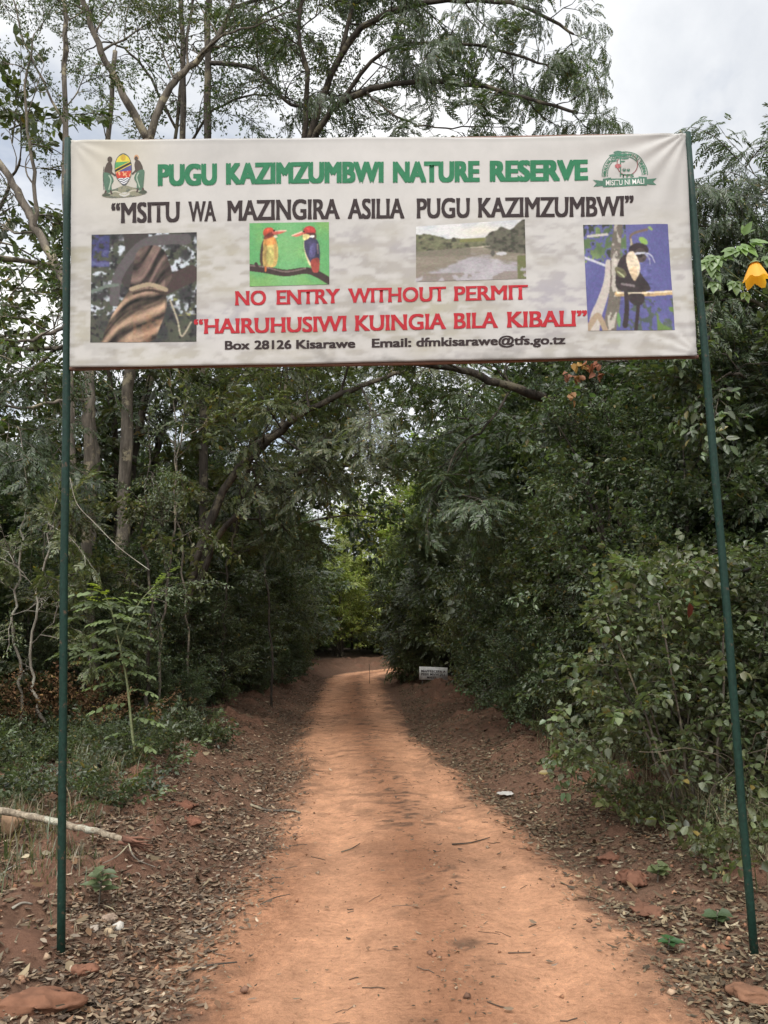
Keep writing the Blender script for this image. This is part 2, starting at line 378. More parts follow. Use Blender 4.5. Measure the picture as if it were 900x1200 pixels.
# a faded print of a misty forest under the words
mist = fbm(u * 16, v * 14, 5, 101); fine = fbm(u * 46, v * 42, 5, 111)
amt = sst(1 - v, .25, .5) * (1 - .25 * sst(1 - v, .9, 1.0)) * (.15 + .5 * sst(mist * .5 + fine * .7, .46, .70) + .35 * sst(fine, .48, .62))
cloth = np.array([.455, .44, .415]); prn = np.stack([.21 + .12 * mist, .195 + .11 * mist, .14 + .17 * fbm(u * 5, v * 4, 3, 121)], -1)
ccol = cloth + (prn - cloth) * (amt * .66)[:, None]
ccol = ccol * (1 - .10 * sst(fbm(u * 3 + 4, v * 2, 4, 131), .5, .75))[:, None]
yell = np.exp(-((u - .07) / .08)**2 - ((v - .95) / .25)**2); ccol = ccol * (1 - yell[:, None] * np.array([.02, .05, .16]))
edge_d = np.minimum(np.minimum(u, 1 - u) * 3, np.minimum(v, 1 - v) * 1.1)
ccol = ccol * (1 - .16 * (1 - sst(edge_d, 0, .035)) * (.6 + .8 * fine))[:, None]
ccol = ccol * (1 - .22 * sst(fbm(u * 20, v * 9, 4, 141), .62, .75) * sst(1 - v, .8, 1.0))[:, None]
back = fp.copy(); back[:, 1] += .004
IB = np.arange(nu * nv).reshape(nv, nu)
qb = np.stack([IB[:-1, :-1], IB[:-1, 1:], IB[1:, 1:], IB[1:, :-1]], -1).reshape(-1, 4)
rim = np.concatenate([IB[0], IB[1:, -1], IB[-1, -2::-1], IB[-2:0:-1, 0]]); rn = np.roll(rim, -1); nn = nu * nv
fr = np.stack([rim, rim + nn, rn + nn, rn], -1)
CLOTH = mat_attr('banner_cloth', .75, 9, (.94, 1.04), spec=.15)
banner = mesh_obj('cloth', np.concatenate([fp, back]), np.concatenate([qb, qb[:, ::-1] + nn, fr]), CLOTH, sign, np.concatenate([ccol, ccol]), smooth=True)
for (a, b, yo, nm) in (((81, 432.5), (818, 418.5), .0, 'rail'), ((82, 166), (804, 158), .012, 'rail')):
    pa = P(*a, YS); pb = P(*b, YS)
    V, F = tube([pa + (pb - pa) * t + Vector((0, yo, .004 * math.sin(t * 9))) for t in np.linspace(0, 1, 10)], .011, 8)
    mesh_obj(nm, V - np.array([0, YS, 0]), fixq(F), STEEL, sign, smooth=True)

def ink(name, c): return mat_flat(name, c, .6, 50, (.88, 1.1), .02, .001, .15)
INK_G = ink('green_ink', (.026, .15, .07)); INK_K = ink('black_ink', (.032, .022, .022)); INK_R = ink('red_ink', (.36, .022, .03))
INK_W = ink('white_ink', (.62, .6, .57)); INK_D = ink('dark_green_ink', (.05, .17, .10))
def text_mesh(s, bold=0.0, space=1.0, shear=0.0):
    c = bpy.data.curves.new('t', 'FONT'); c.body = s; c.offset = bold; c.space_character = space; c.resolution_u = 4; c.shear = shear
    o = bpy.data.objects.new('t', c); COL.objects.link(o); bpy.context.view_layer.update()
    me = bpy.data.meshes.new_from_object(o.evaluated_get(bpy.context.evaluated_depsgraph_get()))
    V = np.empty(len(me.vertices) * 3, np.float32); me.vertices.foreach_get('co', V); V = V.reshape(-1, 3)
    me.calc_loop_triangles(); T = np.empty(len(me.loop_triangles) * 3, np.int32); me.loop_triangles.foreach_get('vertices', T); T = T.reshape(-1, 3)
    bpy.data.objects.remove(o); bpy.data.curves.remove(c); bpy.data.meshes.remove(me)
    return V[:, :2].astype(float), T
def split_tris(V, F, mx):
    V = [tuple(p) for p in V]; st = [tuple(t) for t in F]; outF = []; mid = {}
    while st:
        a, b, c = st.pop(); e = [(math.dist(V[a], V[b]), a, b, c), (math.dist(V[b], V[c]), b, c, a), (math.dist(V[c], V[a]), c, a, b)]
        L, i, j, k = max(e)
        if L < mx: outF.append((a, b, c)); continue
        key = (min(i, j), max(i, j))
        if key not in mid: mid[key] = len(V); V.append(tuple((x + y) / 2 for x, y in zip(V[i], V[j])))
        m = mid[key]; st += [(i, m, k), (m, j, k)]
    return np.array(V), np.array(outF)
CAP = float(text_mesh('H')[0][:, 1].max())
def words(ws, y, mat, bx, by, lab, flare=0.0):
    """ws: (word, left px, right px); y: cap and base heights at the line's left and right ends"""
    (c0, c1), (b0, b1) = y; xa, xb = ws[0][1], ws[-1][2]; acc = Acc()
    cap = lambda x: c0 + (c1 - c0) * (x - xa) / (xb - xa)
    bas = lambda x: b0 + (b1 - b0) * (x - xa) / (xb - xa)
    for s, x0, x1 in ws:
        V, F = text_mesh(s, 0.0); l, r_ = V[:, 0].min(), V[:, 0].max(); V = V / np.array([1, CAP]); V, F = split_tris(V, F, .30)
        fl = 1 + flare * (np.abs(2 * np.clip(V[:, 1], 0, 1) - 1)**2.5 - .35); q = ((x0, cap(x0)), (x1, cap(x1)), (x1, bas(x1)), (x0, bas(x0)))
        for i, (sx, sy) in enumerate(((0, 0), (1, 1), (-1, 1), (1, -1), (-1, -1), (1, 0), (-1, 0))):
            uu = (V[:, 0] + sx * bx * fl - l + bx) / (r_ - l + 2 * bx); vv = V[:, 1] * (1 - 2 * by) + by + sy * by
            acc.add(on_banner(quadmap(uu, vv, q), .0015 + .00012 * i), F)
    o = acc.build('lettering', mat, banner); o['label'] = lab
words([('PUGU', 185, 254.5), ('KAZIMZUMBWI', 265, 449.5), ('NATURE', 460.4, 562.2), ('RESERVE', 574, 689.2)], ((193, 186.4), (218.2, 211)), INK_G, .060, .045, 'large green capitals along the top of the banner')
words([('\u201cMSITU', 130, 210.6), ('WA', 221, 253), ('MAZINGIRA', 266.8, 398), ('ASILIA', 407.8, 473.8), ('PUGU', 488.5, 550.5), ('KAZIMZUMBWI\u201d', 560.5, 742.5)], ((237.4, 229.2), (261, 252.4)), INK_K, .036, .02, 'black capitals in quotation marks, second line', .6)
words([('NO', 275.7, 312), ('ENTRY', 324.2, 398), ('WITHOUT', 408.3, 522.3), ('PERMIT', 532.3, 618)], ((341, 334.4), (357.8, 351.6)), INK_R, .034, .02, 'red capitals of the third line', .9)
words([('\u201cHAIRUHUSIWI', 227, 405.7), ('KUINGIA', 416.3, 522.3), ('BILA', 532, 583), ('KIBALI\u201d', 594.3, 687.5)], ((373.8, 364), (391.2, 382.8)), INK_R, .034, .02, 'red capitals in quotation marks, fourth line', .9)
words([('Box', 263.4, 292.5), ('28126', 298, 341.5), ('Kisarawe', 347, 416.3), ('Email:', 435.7, 482), ('dfmkisarawe@tfs.go.tz', 487.7, 662.3)], ((399.3, 393.3), (409.5, 403.6)), INK_K, .034, .03, 'small black address line at the foot of the banner')

class Canvas:
    """a small picture printed on cloth, laid out as coloured faces; x right, y down, 0..1"""
    def __init__(s, w, h, bg=(0, 0, 0)):
        s.w, s.h = w, h; s.X, s.Y = np.meshgrid((np.arange(w) + .5) / w, (np.arange(h) + .5) / h)
        s.c = np.zeros((h, w, 3)) + np.array(bg); s.a = np.zeros((h, w), bool)
    def put(s, m, c, f=1.0):
        c = np.asarray(c, float)
        if c.ndim == 1: c = np.broadcast_to(c, s.c.shape)
        m = np.asarray(m, float)[..., None] * f; s.c = s.c * (1 - m) + c * m; s.a |= m[..., 0] > .3
    def inpoly(s, pts):
        r = np.zeros(s.X.shape, bool); n = len(pts)
        for i in range(n):
            x0, y0 = pts[i]; x1, y1 = pts[(i + 1) % n]
            if y0 == y1: continue
            r ^= ((y0 > s.Y) != (y1 > s.Y)) & (s.X < (x1 - x0) * (s.Y - y0) / (y1 - y0) + x0)
        return r
    def poly(s, pts, c, f=1.0, sm=True):
        p = np.array(pts, float)
        if sm and len(p) > 3: p = _dense(np.concatenate([p[-1:], p, p[:2]]), 6)[6:-6]
        s.put(s.inpoly(p), c, f)
    def ell(s, cx, cy, rx, ry, c, rot=0, f=1.0):
        ca, sa = math.cos(rot), math.sin(rot); dx = s.X - cx; dy = s.Y - cy
        s.put(((dx * ca + dy * sa) / rx)**2 + ((dy * ca - dx * sa) / ry)**2 < 1, c, f)
    def dist(s, pts, asp=1.0):
        p = np.array(pts, float); d = np.full(s.X.shape, 9.); tt = np.zeros(s.X.shape)
        for i in range(len(p) - 1):
            ax, ay = p[i]; bx, by = p[i + 1] - p[i]; L = bx * bx + by * by * asp * asp + 1e-9
            t = np.clip(((s.X - ax) * bx + (s.Y - ay) * by * asp * asp) / L, 0, 1)
            e = np.hypot(s.X - ax - t * bx, (s.Y - ay - t * by) * asp); k = e < d; d[k] = e[k]; tt[k] = ((i + t) / (len(p) - 1))[k]
        return d, tt
    def line(s, pts, w0, c, w1=None, f=1.0, sm=True):
        p = _dense(np.array(pts, float), 6) if sm and len(pts) > 2 else np.array(pts, float)
        d, t = s.dist(p); s.put(d < w0 + ((w1 if w1 is not None else w0) - w0) * t, c, f)
    def nz(s, sx, sy, seed, o=4): return fbm(s.X * sx, s.Y * sy, o, seed)
    def blur(s, k=1):
        for _ in range(k):
            c = np.pad(s.c, ((1, 1), (1, 1), (0, 0)), 'edge'); s.c = (c[:-2, 1:-1] + c[2:, 1:-1] + c[1:-1, :-2] + c[1:-1, 2:] + 2 * c[1:-1, 1:-1]) / 6
    def lin(s): s.c = np.where(s.c <= .04045, s.c / 12.92, ((s.c + .055) / 1.055)**2.4)
    def build(s, name, q, lab, lift=.0015, gain=1.0):
        if s.a.all(): s.blur(2)
        s.c = np.clip(s.c * (1 + .16 * (s.nz(60, 60, 5, 3) - .5)[..., None]) + .03 * (s.nz(22, 22, 6, 3) - .5)[..., None] + .03 * (s.nz(60, 60, 8, 2) - .5)[..., None] * np.array([1, -1, .5]), 0, 1) * .84 + .085; s.lin(); h, w = s.h, s.w
        gu, gv = np.meshgrid(np.arange(w + 1) / w, 1 - np.arange(h + 1) / h)
        pts = on_banner(quadmap(gu.ravel(), gv.ravel(), q), lift)
        I = np.arange((h + 1) * (w + 1)).reshape(h + 1, w + 1)
        F = np.stack([I[1:, :-1], I[1:, 1:], I[:-1, 1:], I[:-1, :-1]], -1)[s.a]
        cc = s.c[s.a] * gain
        V = pts[F.reshape(-1)]; F2 = np.arange(len(V)).reshape(-1, 4)
        o = mesh_obj(name, V, F2, PRINT, banner, np.repeat(cc, 4, 0)); o['label'] = lab; return o
PRINT = mat_attr('printed_picture', .7, 60, (.95, 1.05), spec=.15)

# twisted tree trunk
c = Canvas(170, 180, (.17, .17, .17)); c.a[:] = True
n1 = c.nz(22, 22, 1); n2 = c.nz(9, 9, 2)
lf = sst(n1, .52, .6) * sst(n2, .32, .6)
c.put(sst(n2, .4, .6), (.24, .25, .20)); c.put(lf * (c.Y < .75), (.74, .77, .80)); c.put(sst(c.nz(30, 30, 3), .6, .66), (.10, .10, .10))
c.put((c.X < .17) & (c.Y < .3) & (n1 > .42), (.20, .20, .40), .8)
c.put(sst(c.nz(14, 14, 8), .55, .62) * (c.X > .78) * (np.abs(c.Y - .68) < .08), (.55, .55, .30))
c.line([(.42, .0), (.43, .2), (.38, .4)], .12, (.20, .18, .17), .10)
c.line([(.22, .62), (.25, .40), (.38, .2), (.52, .09), (.7, .06), (.9, .06)], .045, (.30, .28, .28), .05)
c.line([(.0, .53), (.15, .48), (.25, .47)], .015, (.36, .40, .36))
c.line([(.72, .48), (.85, .42), (.95, .38)], .08, (.22, .17, .16))
body = [(.10, 1.0), (.2, .75), (.34, .55), (.38, .42), (.42, .2), (.5, .12), (.66, .13), (.75, .3), (.76, .42), (.7, .52), (.72, .66), (.66, .85), (.55, 1.0)]
m = c.inpoly(_dense(np.array(body + body[:1]), 5)[:-1])
k_ = np.where(c.Y > .5, .95, .35 + .6 * sst(c.X, .4, .7)); s_ = c.Y + k_ * c.X + .10 * np.sin(6 * c.X); t_ = c.X - .6 * c.Y
fold = fbm(s_ * 11, t_ * 2.2, 4, 71); fl2 = fbm(s_ * 26, t_ * 4, 3, 72); low = sst(c.Y, .45, .6)
tb = np.stack([.36 + .22 * low, .29 + .18 * low, .26 + .12 * low], -1) * (.22 + .95 * (.5 + .5 * np.sin(s_ * 30 + 5 * fold))**.8 + .5 * (fl2 - .5) + .3 * (n1 - .5))[..., None]
c.put(m, np.clip(tb, 0, 1)); c.put(m & (c.Y > .75) & (c.X > .4) & (n1 > .5), (.55, .36, .24), .3); c.put(m & (c.X > .70), (.2, .16, .14), .5)
c.line([(.38, .51), (.55, .47), (.71, .52)], .02, (.60, .53, .42)); c.line([(.40, .55), (.55, .52), (.71, .56)], .012, (.2, .15, .12))
c.line([(.75, .62), (.82, .8), (.86, .95), (.95, .82)], .008, (.66, .62, .52))
c.build('photo_print', ((107, 274.5), (230.5, 272), (230, 400), (106, 401.5)), 'print of a thick twisted tree trunk')

# two kingfishers on a branch
c = Canvas(170, 136, (.42, .62, .33)); c.a[:] = True
c.put(sst(c.nz(3, 3, 5), .3, .7), (.33, .60, .35)); c.put(np.exp(-((c.X - .5) / .2)**2) * .6, (.44, .68, .44))
wood = (.20, .15, .14)
c.line([(.0, .70), (.2, .74), (.45, .80), (.7, .77), (.85, .83), (1.0, .95)], .055, wood, .05)
c.line([(.0, .67), (.2, .70), (.45, .78), (.7, .735)], .012, (.42, .35, .33)); c.line([(.08, .64), (.1, .7)], .02, wood)
# left bird faces right
c.poly([(.17, .28), (.20, .27), (.22, .5), (.16, .68), (.13, .6), (.14, .4)], (.26, .20, .16))
c.poly([(.19, .24), (.30, .22), (.35, .34), (.36, .5), (.33, .68), (.24, .70), (.17, .66), (.17, .4)], (.80, .66, .36))
c.poly([(.19, .24), (.30, .22), (.34, .32), (.25, .36), (.18, .34)], (.84, .56, .28)); c.ell(.26, .52, .05, .16, (.66, .66, .36), 0, .7)
c.ell(.245, .155, .075, .085, (.68, .25, .16)); c.poly([(.18, .22), (.2, .26), (.3, .2), (.28, .14)], (.38, .15, .14), .8)
c.poly([(.30, .13), (.47, .125), (.40, .17), (.31, .19)], (.76, .34, .28)); c.line([(.31, .13), (.46, .128)], .008, (.88, .72, .62))
c.ell(.31, .125, .012, .014, (.1, .06, .05)); c.line([(.2, .69), (.2, .76)], .01, (.8, .4, .2)); c.ell(.33, .22, .022, .02, (.86, .8, .7))
# right bird faces left
c.poly([(.69, .3), (.69, .45), (.74, .66), (.8, .72), (.77, .5)], (.84, .76, .58))
c.poly([(.70, .27), (.80, .24), (.87, .34), (.88, .55), (.87, .68), (.80, .70), (.73, .56), (.69, .4)], (.21, .20, .30))
c.ell(.80, .45, .05, .12, (.30, .28, .44), .2, .8); c.line([(.855, .35), (.86, .5)], .008, (.6, .5, .5))
c.poly([(.78, .6), (.87, .58), (.87, .78), (.80, .80), (.77, .68)], (.60, .24, .20))
c.ell(.755, .145, .08, .085, (.66, .20, .18)); c.poly([(.68, .18), (.8, .17), (.84, .2), (.83, .27), (.75, .22)], (.28, .14, .14), .8)
c.poly([(.53, .205), (.67, .145), (.68, .19), (.60, .225)], (.80, .42, .34)); c.line([(.54, .205), (.66, .15)], .009, (.92, .76, .66))
c.poly([(.67, .20), (.74, .19), (.76, .24), (.69, .29)], (.88, .80, .52)); c.ell(.79, .225, .03, .022, (.9, .9, .86)); c.ell(.685, .15, .012, .013, (.08, .05, .05))
for bx_, by_, wx, wy, k_ in ((.20, .5, .035, .2, -.30), (.33, .45, .02, .2, -.22), (.26, .38, .03, .1, .16), (.85, .5, .03, .2, -.3), (.77, .4, .025, .12, .25), (.25, .19, .06, .03, -.25), (.77, .19, .07, .03, -.25), (.23, .11, .03, .025, .2), (.74, .10, .03, .025, .2)):
    c.c = c.c * (1 + k_ * np.exp(-((c.X - bx_) / wx)**2 - ((c.Y - by_) / wy)**2))[..., None]
ft = fbm(c.X * 60, c.Y * 22, 3, 45); bd_ = ((c.X > .14) & (c.X < .38) | (c.X > .66) & (c.X < .9)) & (c.Y > .08) & (c.Y < .8); c.c = c.c * np.where(bd_, 1 + .5 * (ft - .5), 1)[..., None]
c.build('photo_print', ((292.5, 262), (385.5, 261), (386, 333.5), (292.5, 335.5)), 'print of two red-headed kingfishers on a branch over green')

# lake
c = Canvas(180, 96, (.80, .80, .79)); c.a[:] = True
n1 = c.nz(8, 5, 11); n2 = c.nz(26, 20, 12)
c.put(sst(n1, .4, .6), (.72, .73, .74)); c.put(np.exp(-((c.X - .6) / .2)**2 - ((c.Y - .15) / .1)**2), (.84, .80, .70), .6)
tl = np.interp(c.X, [0, .1, .2, .28, .38, .5, .62, .68, .78, .88, .93, 1], [.15, .14, .2, .26, .25, .30, .27, .2, .1, .16, .05, .0]) + .05 * (n2 - .5)
tree = (c.Y > tl) & (c.Y < np.interp(c.X, [0, .3, .6, .7, 1], [.46, .44, .42, .5, .58]))
c.put(tree, np.stack([.34 + .35 * (n2 - .5), .34 + .35 * (n2 - .5), .25 + .25 * (n2 - .5)], -1)); c.put(tree & (c.X > .64), (.27, .25, .24), .5)
c.put(tree & (n2 < .42), (.18, .18, .14), .7); c.put((c.X > .4) & (c.X < .63) & (c.Y > .27) & (c.Y < .33), (.42, .42, .24))
wat = c.Y > np.interp(c.X, [0, .3, .6, .7, 1], [.46, .44, .42, .5, .58]); n3 = c.nz(6, 16, 13)
c.put(wat, np.stack([.42 + .12 * n3, .39 + .11 * n3, .33 + .11 * n3], -1))
cr = wat & (c.Y > np.interp(c.X, [0, .25, .45, .6, .75, 1], [.92, .78, .58, .54, .68, .72]) + .1 * (c.nz(10, 10, 14) - .5)); crs = sst(c.Y - (np.interp(c.X, [0, .25, .45, .6, .75, 1], [.92, .78, .58, .54, .68, .72]) + .22 * (c.nz(12, 26, 14) - .5)), -.03, .06) * wat; c.put(crs, np.stack([.62 + .2 * (n1 - .5), .60 + .2 * (n1 - .5), .61 + .2 * (n1 - .5)], -1)); c.put(cr & (c.Y > .86) & (n1 < .5), (.46, .41, .36), .7)
c.put(wat & (c.Y < .56) & (c.X < .5), (.34, .33, .27), .4); c.line([(.5, .435), (.58, .43), (.67, .42)], .006, (.74, .71, .62))
c.ell(.78, .56, .05, .03, (.72, .71, .72)); c.ell(.70, .55, .02, .05, (.3, .29, .26)); c.put((c.X > .92) & (c.Y > .6) & (n2 > .4), (.36, .37, .22))
c.build('photo_print', ((487.5, 266), (615, 257), (616.5, 327), (487.5, 330.5)), 'print of a brown lake ringed with trees under pale clouds')

# black and white monkey on a branch
c = Canvas(160, 184, (.30, .30, .50)); c.a[:] = True
c.put(sst(c.nz(3, 3, 21), .3, .7), (.33, .33, .53)); n1 = c.nz(18, 20, 22); n2 = c.nz(6, 6, 23)
gl = sst(n1, .54, .6) * ((c.X < .5) & (c.Y < .36)); c.put(gl, np.stack([.34 + .4 * (n2 - .5), .42 + .4 * (n2 - .5), .26 + .2 * (n2 - .5)], -1)); c.put((n1 < .36) & (c.X < .5) & (c.Y < .4), (.18, .20, .16))
c.put(sst(n1, .6, .63) * (c.Y > .7) * (c.X > .3), (.25, .30, .22), .8); c.put(sst(c.nz(9, 9, 27), .52, .6) * (c.Y > .78) * (c.X > .8), (.34, .44, .22))
c.line([(.0, .31), (.1, .34), (.26, .39)], .012, (.72, .72, .76)); c.line([(.05, .11), (.28, .09)], .012, (.72, .70, .66))
c.line([(.28, .36), (.25, .55), (.16, .75), (.10, .86), (.06, 1.0)], .035, (.70, .66, .62), .07)
c.line([(.42, .0), (.37, .25), (.35, .55), (.30, .8), (.24, 1.0)], .05, (.38, .35, .31), .08)
c.put((c.dist(_dense(np.array([(.42, .0), (.37, .25), (.35, .55), (.30, .8), (.24, 1.0)]), 5))[0] < .05) & (c.nz(24, 14, 24) > .55), (.66, .63, .58))
c.line([(.0, .98), (.12, .86), (.2, 1.0)], .03, (.6, .52, .42)); c.line([(.58, .22), (.56, .10), (.75, .05)], .012, (.4, .33, .28)); c.line([(.56, .14), (.55, .25)], .01, (.66, .6, .5))
c.ell(.70, .155, .055, .03, (.50, .64, .30), .5); c.ell(.79, .04, .03, .015, (.5, .6, .35), .5); c.ell(.36, .9, .02, .07, (.35, .5, .28))
c.line([(.35, .655), (.6, .66), (.8, .655), (1, .645)], .022, (.72, .60, .42)); c.line([(.36, .645), (.6, .648), (1, .635)], .007, (.88, .82, .70)); c.put((np.abs(c.Y - .655) < .022) & (n2 > .55) & (c.X > .36), (.45, .35, .25), .6)
dk = (.17, .14, .14)
c.poly([(.36, .45), (.42, .32), (.52, .27), (.6, .30), (.64, .45), (.74, .58), (.72, .63), (.50, .64), (.36, .60)], dk)
c.poly([(.50, .66), (.66, .66), (.66, .74), (.58, .77), (.50, .73)], dk); c.line([(.46, .6), (.46, .8), (.43, .95)], .022, dk, .03); c.line([(.60, .72), (.58, .85), (.55, 1.0)], .02, dk)
c.ell(.64, .24, .115, .065, dk); c.ell(.66, .29, .07, .07, (.26, .22, .21)); c.ell(.65, .29, .03, .025, (.12, .1, .1))
c.poly([(.50, .28), (.57, .25), (.63, .34), (.64, .44), (.57, .53), (.52, .46), (.49, .36)], (.84, .77, .66)); c.poly([(.52, .42), (.6, .40), (.6, .5), (.56, .53)], (.80, .68, .52), .7)
c.poly([(.36, .40), (.45, .42), (.48, .48), (.42, .50), (.36, .46)], (.36, .34, .24)); c.line([(.38, .44), (.45, .49)], .008, (.66, .68, .50)); c.line([(.42, .56), (.56, .58)], .012, (.42, .38, .38))
c.line([(.60, .275), (.70, .27), (.78, .29), (.82, .36)], .011, (.70, .70, .74), .004); c.line([(.72, .28), (.76, .33), (.76, .38)], .012, (.55, .56, .66), .004)
ft = fbm(c.X * 20, c.Y * 55, 3, 46); c.c = c.c * (1 + .6 * (ft - .5) * ((c.X > .34) & (c.X < .78) & (c.Y > .2) & (c.Y < .8)))[..., None]
c.build('photo_print', ((683.5, 263), (783, 262), (791, 386.5), (689, 388)), 'print of a black and white monkey on a branch against blue')

# coat of arms
c = Canvas(220, 216)
gy_ = (.36, .38, .33)
c.poly([(.0, .93), (.12, .84), (.3, .80), (.5, .74), (.7, .8), (.88, .84), (1, .93), (.8, .99), (.5, 1.0), (.2, .99)], (.50, .49, .40)); c.put(c.a & (c.nz(14, 14, 31) > .52), gy_); c.poly([(.38, .93), (.5, .89), (.62, .93), (.5, .99)], (.74, .73, .70)); c.line([(.05, .93), (.3, .86), (.5, .94), (.7, .86), (.95, .93)], .014, (.68, .66, .58))
egg = [(.5, .03), (.62, .10), (.68, .25), (.69, .40), (.66, .55), (.59, .67), (.5, .75), (.41, .67), (.33, .55), (.30, .40), (.31, .25), (.38, .10)]
c.poly(egg, (.30, .32, .30)); e2 = [((x - .5) * .93 + .5, (y - .4) * .94 + .4) for x, y in egg]; me_ = c.inpoly(_dense(np.array(e2 + e2[:1]), 5)[:-1])
c.put(me_ & (c.Y < .26), (.80, .72, .22)); c.ell(.5, .13, .06, .07, (.72, .58, .18)); c.put(me_ & (c.Y >= .22) & (c.Y < .42), (.28, .56, .32)); c.put(me_ & (c.Y + .42 * (c.X - .5) > .34) & (c.Y < .46), (.30, .28, .48))
c.put(me_ & (np.abs(c.Y + .42 * (c.X - .5) - .33) < .028), (.16, .15, .14)); c.put(me_ & (np.abs(np.abs(c.Y + .42 * (c.X - .5) - .33) - .036) < .01), (.78, .68, .2))
c.put(me_ & (c.Y >= .43) & (c.Y < .575), (.72, .22, .16)); c.put(me_ & (c.Y >= .43) & (c.Y < .575) & (c.nz(20, 20, 33) > .56), (.86, .6, .42))
zz = np.abs(((c.X * 7) % 1) - .5) * .07; k_ = ((c.Y - .575 + zz) * 22) % 1; c.put(me_ & (c.Y >= .575), (.86, .86, .86)); c.put(me_ & (c.Y >= .575) & (k_ < .45), (.22, .24, .30))
for s_ in (1, -1):
    X = lambda x: x if s_ == 1 else 1 - x
    sk = (.27, .23, .20)
    c.ell(X(.20), .15, .055, .065, sk if s_ == 1 else (.74, .56, .40)); c.ell(X(.205), .17, .04, .05, sk)
    c.poly([(X(.14), .22), (X(.22), .22), (X(.25), .34), (X(.20), .50), (X(.08), .50), (X(.07), .36)], sk)
    c.line([(X(.20), .27), (X(.22), .42), (X(.30), .50)], .022, sk, .018)
    c.poly([(X(.04), .44), (X(.19), .46), (X(.27), .6), (X(.22), .72), (X(.22), .86), (X(.10), .86), (X(.06), .70)], (.28, .40, .32)); c.line([(X(.17), .5), (X(.21), .6), (X(.16), .8)], .014, (.60, .66, .58))
    c.line([(X(.09), .84), (X(.07), .92)], .022, sk); c.line([(X(.20), .84), (X(.22), .90)], .02, sk); c.ell(X(.10), .92, .09, .035, (.25, .28, .22))
    if s_ == 1: c.line([(.06, .30), (.04, .5), (.05, .8)], .008, (.3, .3, .28))
c.build('crest', ((118.5, 180), (170, 176.5), (172.5, 229), (119, 232.5)), 'coat of arms with an egg shaped shield between two figures')

# forest service emblem: arched rings, tree, ribbon
c = Canvas(240, 190); g = (.27, .43, .35); ASP = 56. / 76.
cx, cy = .49, .66
rr = np.hypot(c.X - cx, (c.Y - cy) * ASP)
for r_ in (.345, .265): c.put((np.abs(rr - r_) < .006) & (c.Y < .70), g)
r2 = np.hypot(c.X - .535, (c.Y - .46) * ASP); c.put((np.abs(r2 - .16) < .006) & (c.Y < .71), (.66, .36, .36), .75)
for ex, ey, a1, b1 in ((.40, .20, .07, .035), (.33, .26, .07, .028), (.47, .26, .09, .03), (.40, .32, .05, .02), (.33, .38, .055, .018), (.50, .34, .06, .018), (.46, .40, .04, .018)): c.ell(ex, ey, a1, b1, g)
c.line([(.425, .25), (.43, .45), (.425, .70)], .008, g); c.ell(.39, .49, .05, .045, (.78, .42, .42), 0, .8)
for ex in (.485, .55): c.ell(ex, .57, .026, .035, g); c.ell(ex, .55, .016, .014, (.6, .58, .55))
c.put((np.abs(c.Y - .825) < .085) & (np.abs(c.X - cx) < .335), g)
for s_ in (1, -1):
    X = lambda x: cx + s_ * (x - cx)
    c.poly([(X(.80), .79), (X(.98), .76), (X(.92), .83), (X(.97), .90), (X(.80), .88)], g, sm=False); c.poly([(X(.70), .72), (X(.80), .74), (X(.80), .74), (X(.82), .80), (X(.70), .74)], g, sm=False)
LQ = ((694, 168), (769, 166), (772, 222), (695, 224))
c.build('crest', LQ, 'green arched emblem with a tree above a ribbon')
def small_text(s, x0, x1, ybase, ycap, mat, lab, bold=.03):
    V, F = text_mesh(s, bold); uu = x0 + (V[:, 0] - V[:, 0].min()) / np.ptp(V[:, 0]) * (x1 - x0); vv = 1 - (ybase + V[:, 1] / CAP * (ycap - ybase))
    o = mesh_obj('lettering', on_banner(quadmap(uu, vv, LQ), .0024), F, mat, banner); o['label'] = lab
small_text('MISITU NI MALI', .20, .78, .88, .775, INK_W, 'white motto on the green ribbon', .008)
small_text('TFS', .43, .63, .725, .66, INK_D, 'tiny green initials under the emblem tree', .02)
av = []; af = []; k = 0; arc = 'WAKALA WA HUDUMA ZA MISITU TANZANIA'
for i, ch in enumerate(arc):
    if ch == ' ': continue
    V, F = text_mesh(ch, .03); V = V - np.array([(V[:, 0].min() + V[:, 0].max()) / 2, 0]); th = math.pi * (1.02 - 1.04 * (i + .5) / len(arc)); sc = .046 / CAP
    rad = .282 + V[:, 1] * sc; tang = V[:, 0] * sc * .85
    X_ = cx + rad * math.cos(th) + tang * math.sin(th); Y_ = cy - (rad * math.sin(th) - tang * math.cos(th)) / ASP
    av.append(quadmap(X_, 1 - Y_, LQ)); af.append(F + k); k += len(V)
o = mesh_obj('lettering', on_banner(np.concatenate(av), .0024), np.concatenate(af), INK_D, banner); o['label'] = 'tiny green words curved round the emblem'
# ------------------------------------------------------------------ foliage: leaves -> sprigs -> sprays -> crowns
def norm(v): return v / (np.linalg.norm(v, axis=-1, keepdims=True) + 1e-9)
LQUAD = np.array([[0, 1, 2, 3], [0, 3, 5, 4]])
def leaf_verts(base, d, n, L, W, kind='long', fold=.18, curl=.12):
    """base,d,n (k,3); L,W (k,) -> (k,6,3): base, right low, right high, tip, left low, left high"""
    d = norm(d); x = norm(np.cross(d, n)); n = np.cross(x, d)
    (t1, s1), (t2, s2) = {'long': ((.30, .5), (.68, .40)), 'round': ((.26, .52), (.66, .42)), 'strap': ((.2, .5), (.75, .45))}[kind]
    def pt(t, s): return base + d * (L * t)[:, None] + x * (W * s)[:, None] + n * (abs(s) * fold * 2 * W - curl * L * t * t)[:, None]
    return np.stack([pt(0, 0), pt(t1, s1), pt(t2, s2), pt(1, 0), pt(t1, -s1), pt(t2, -s2)], 1)
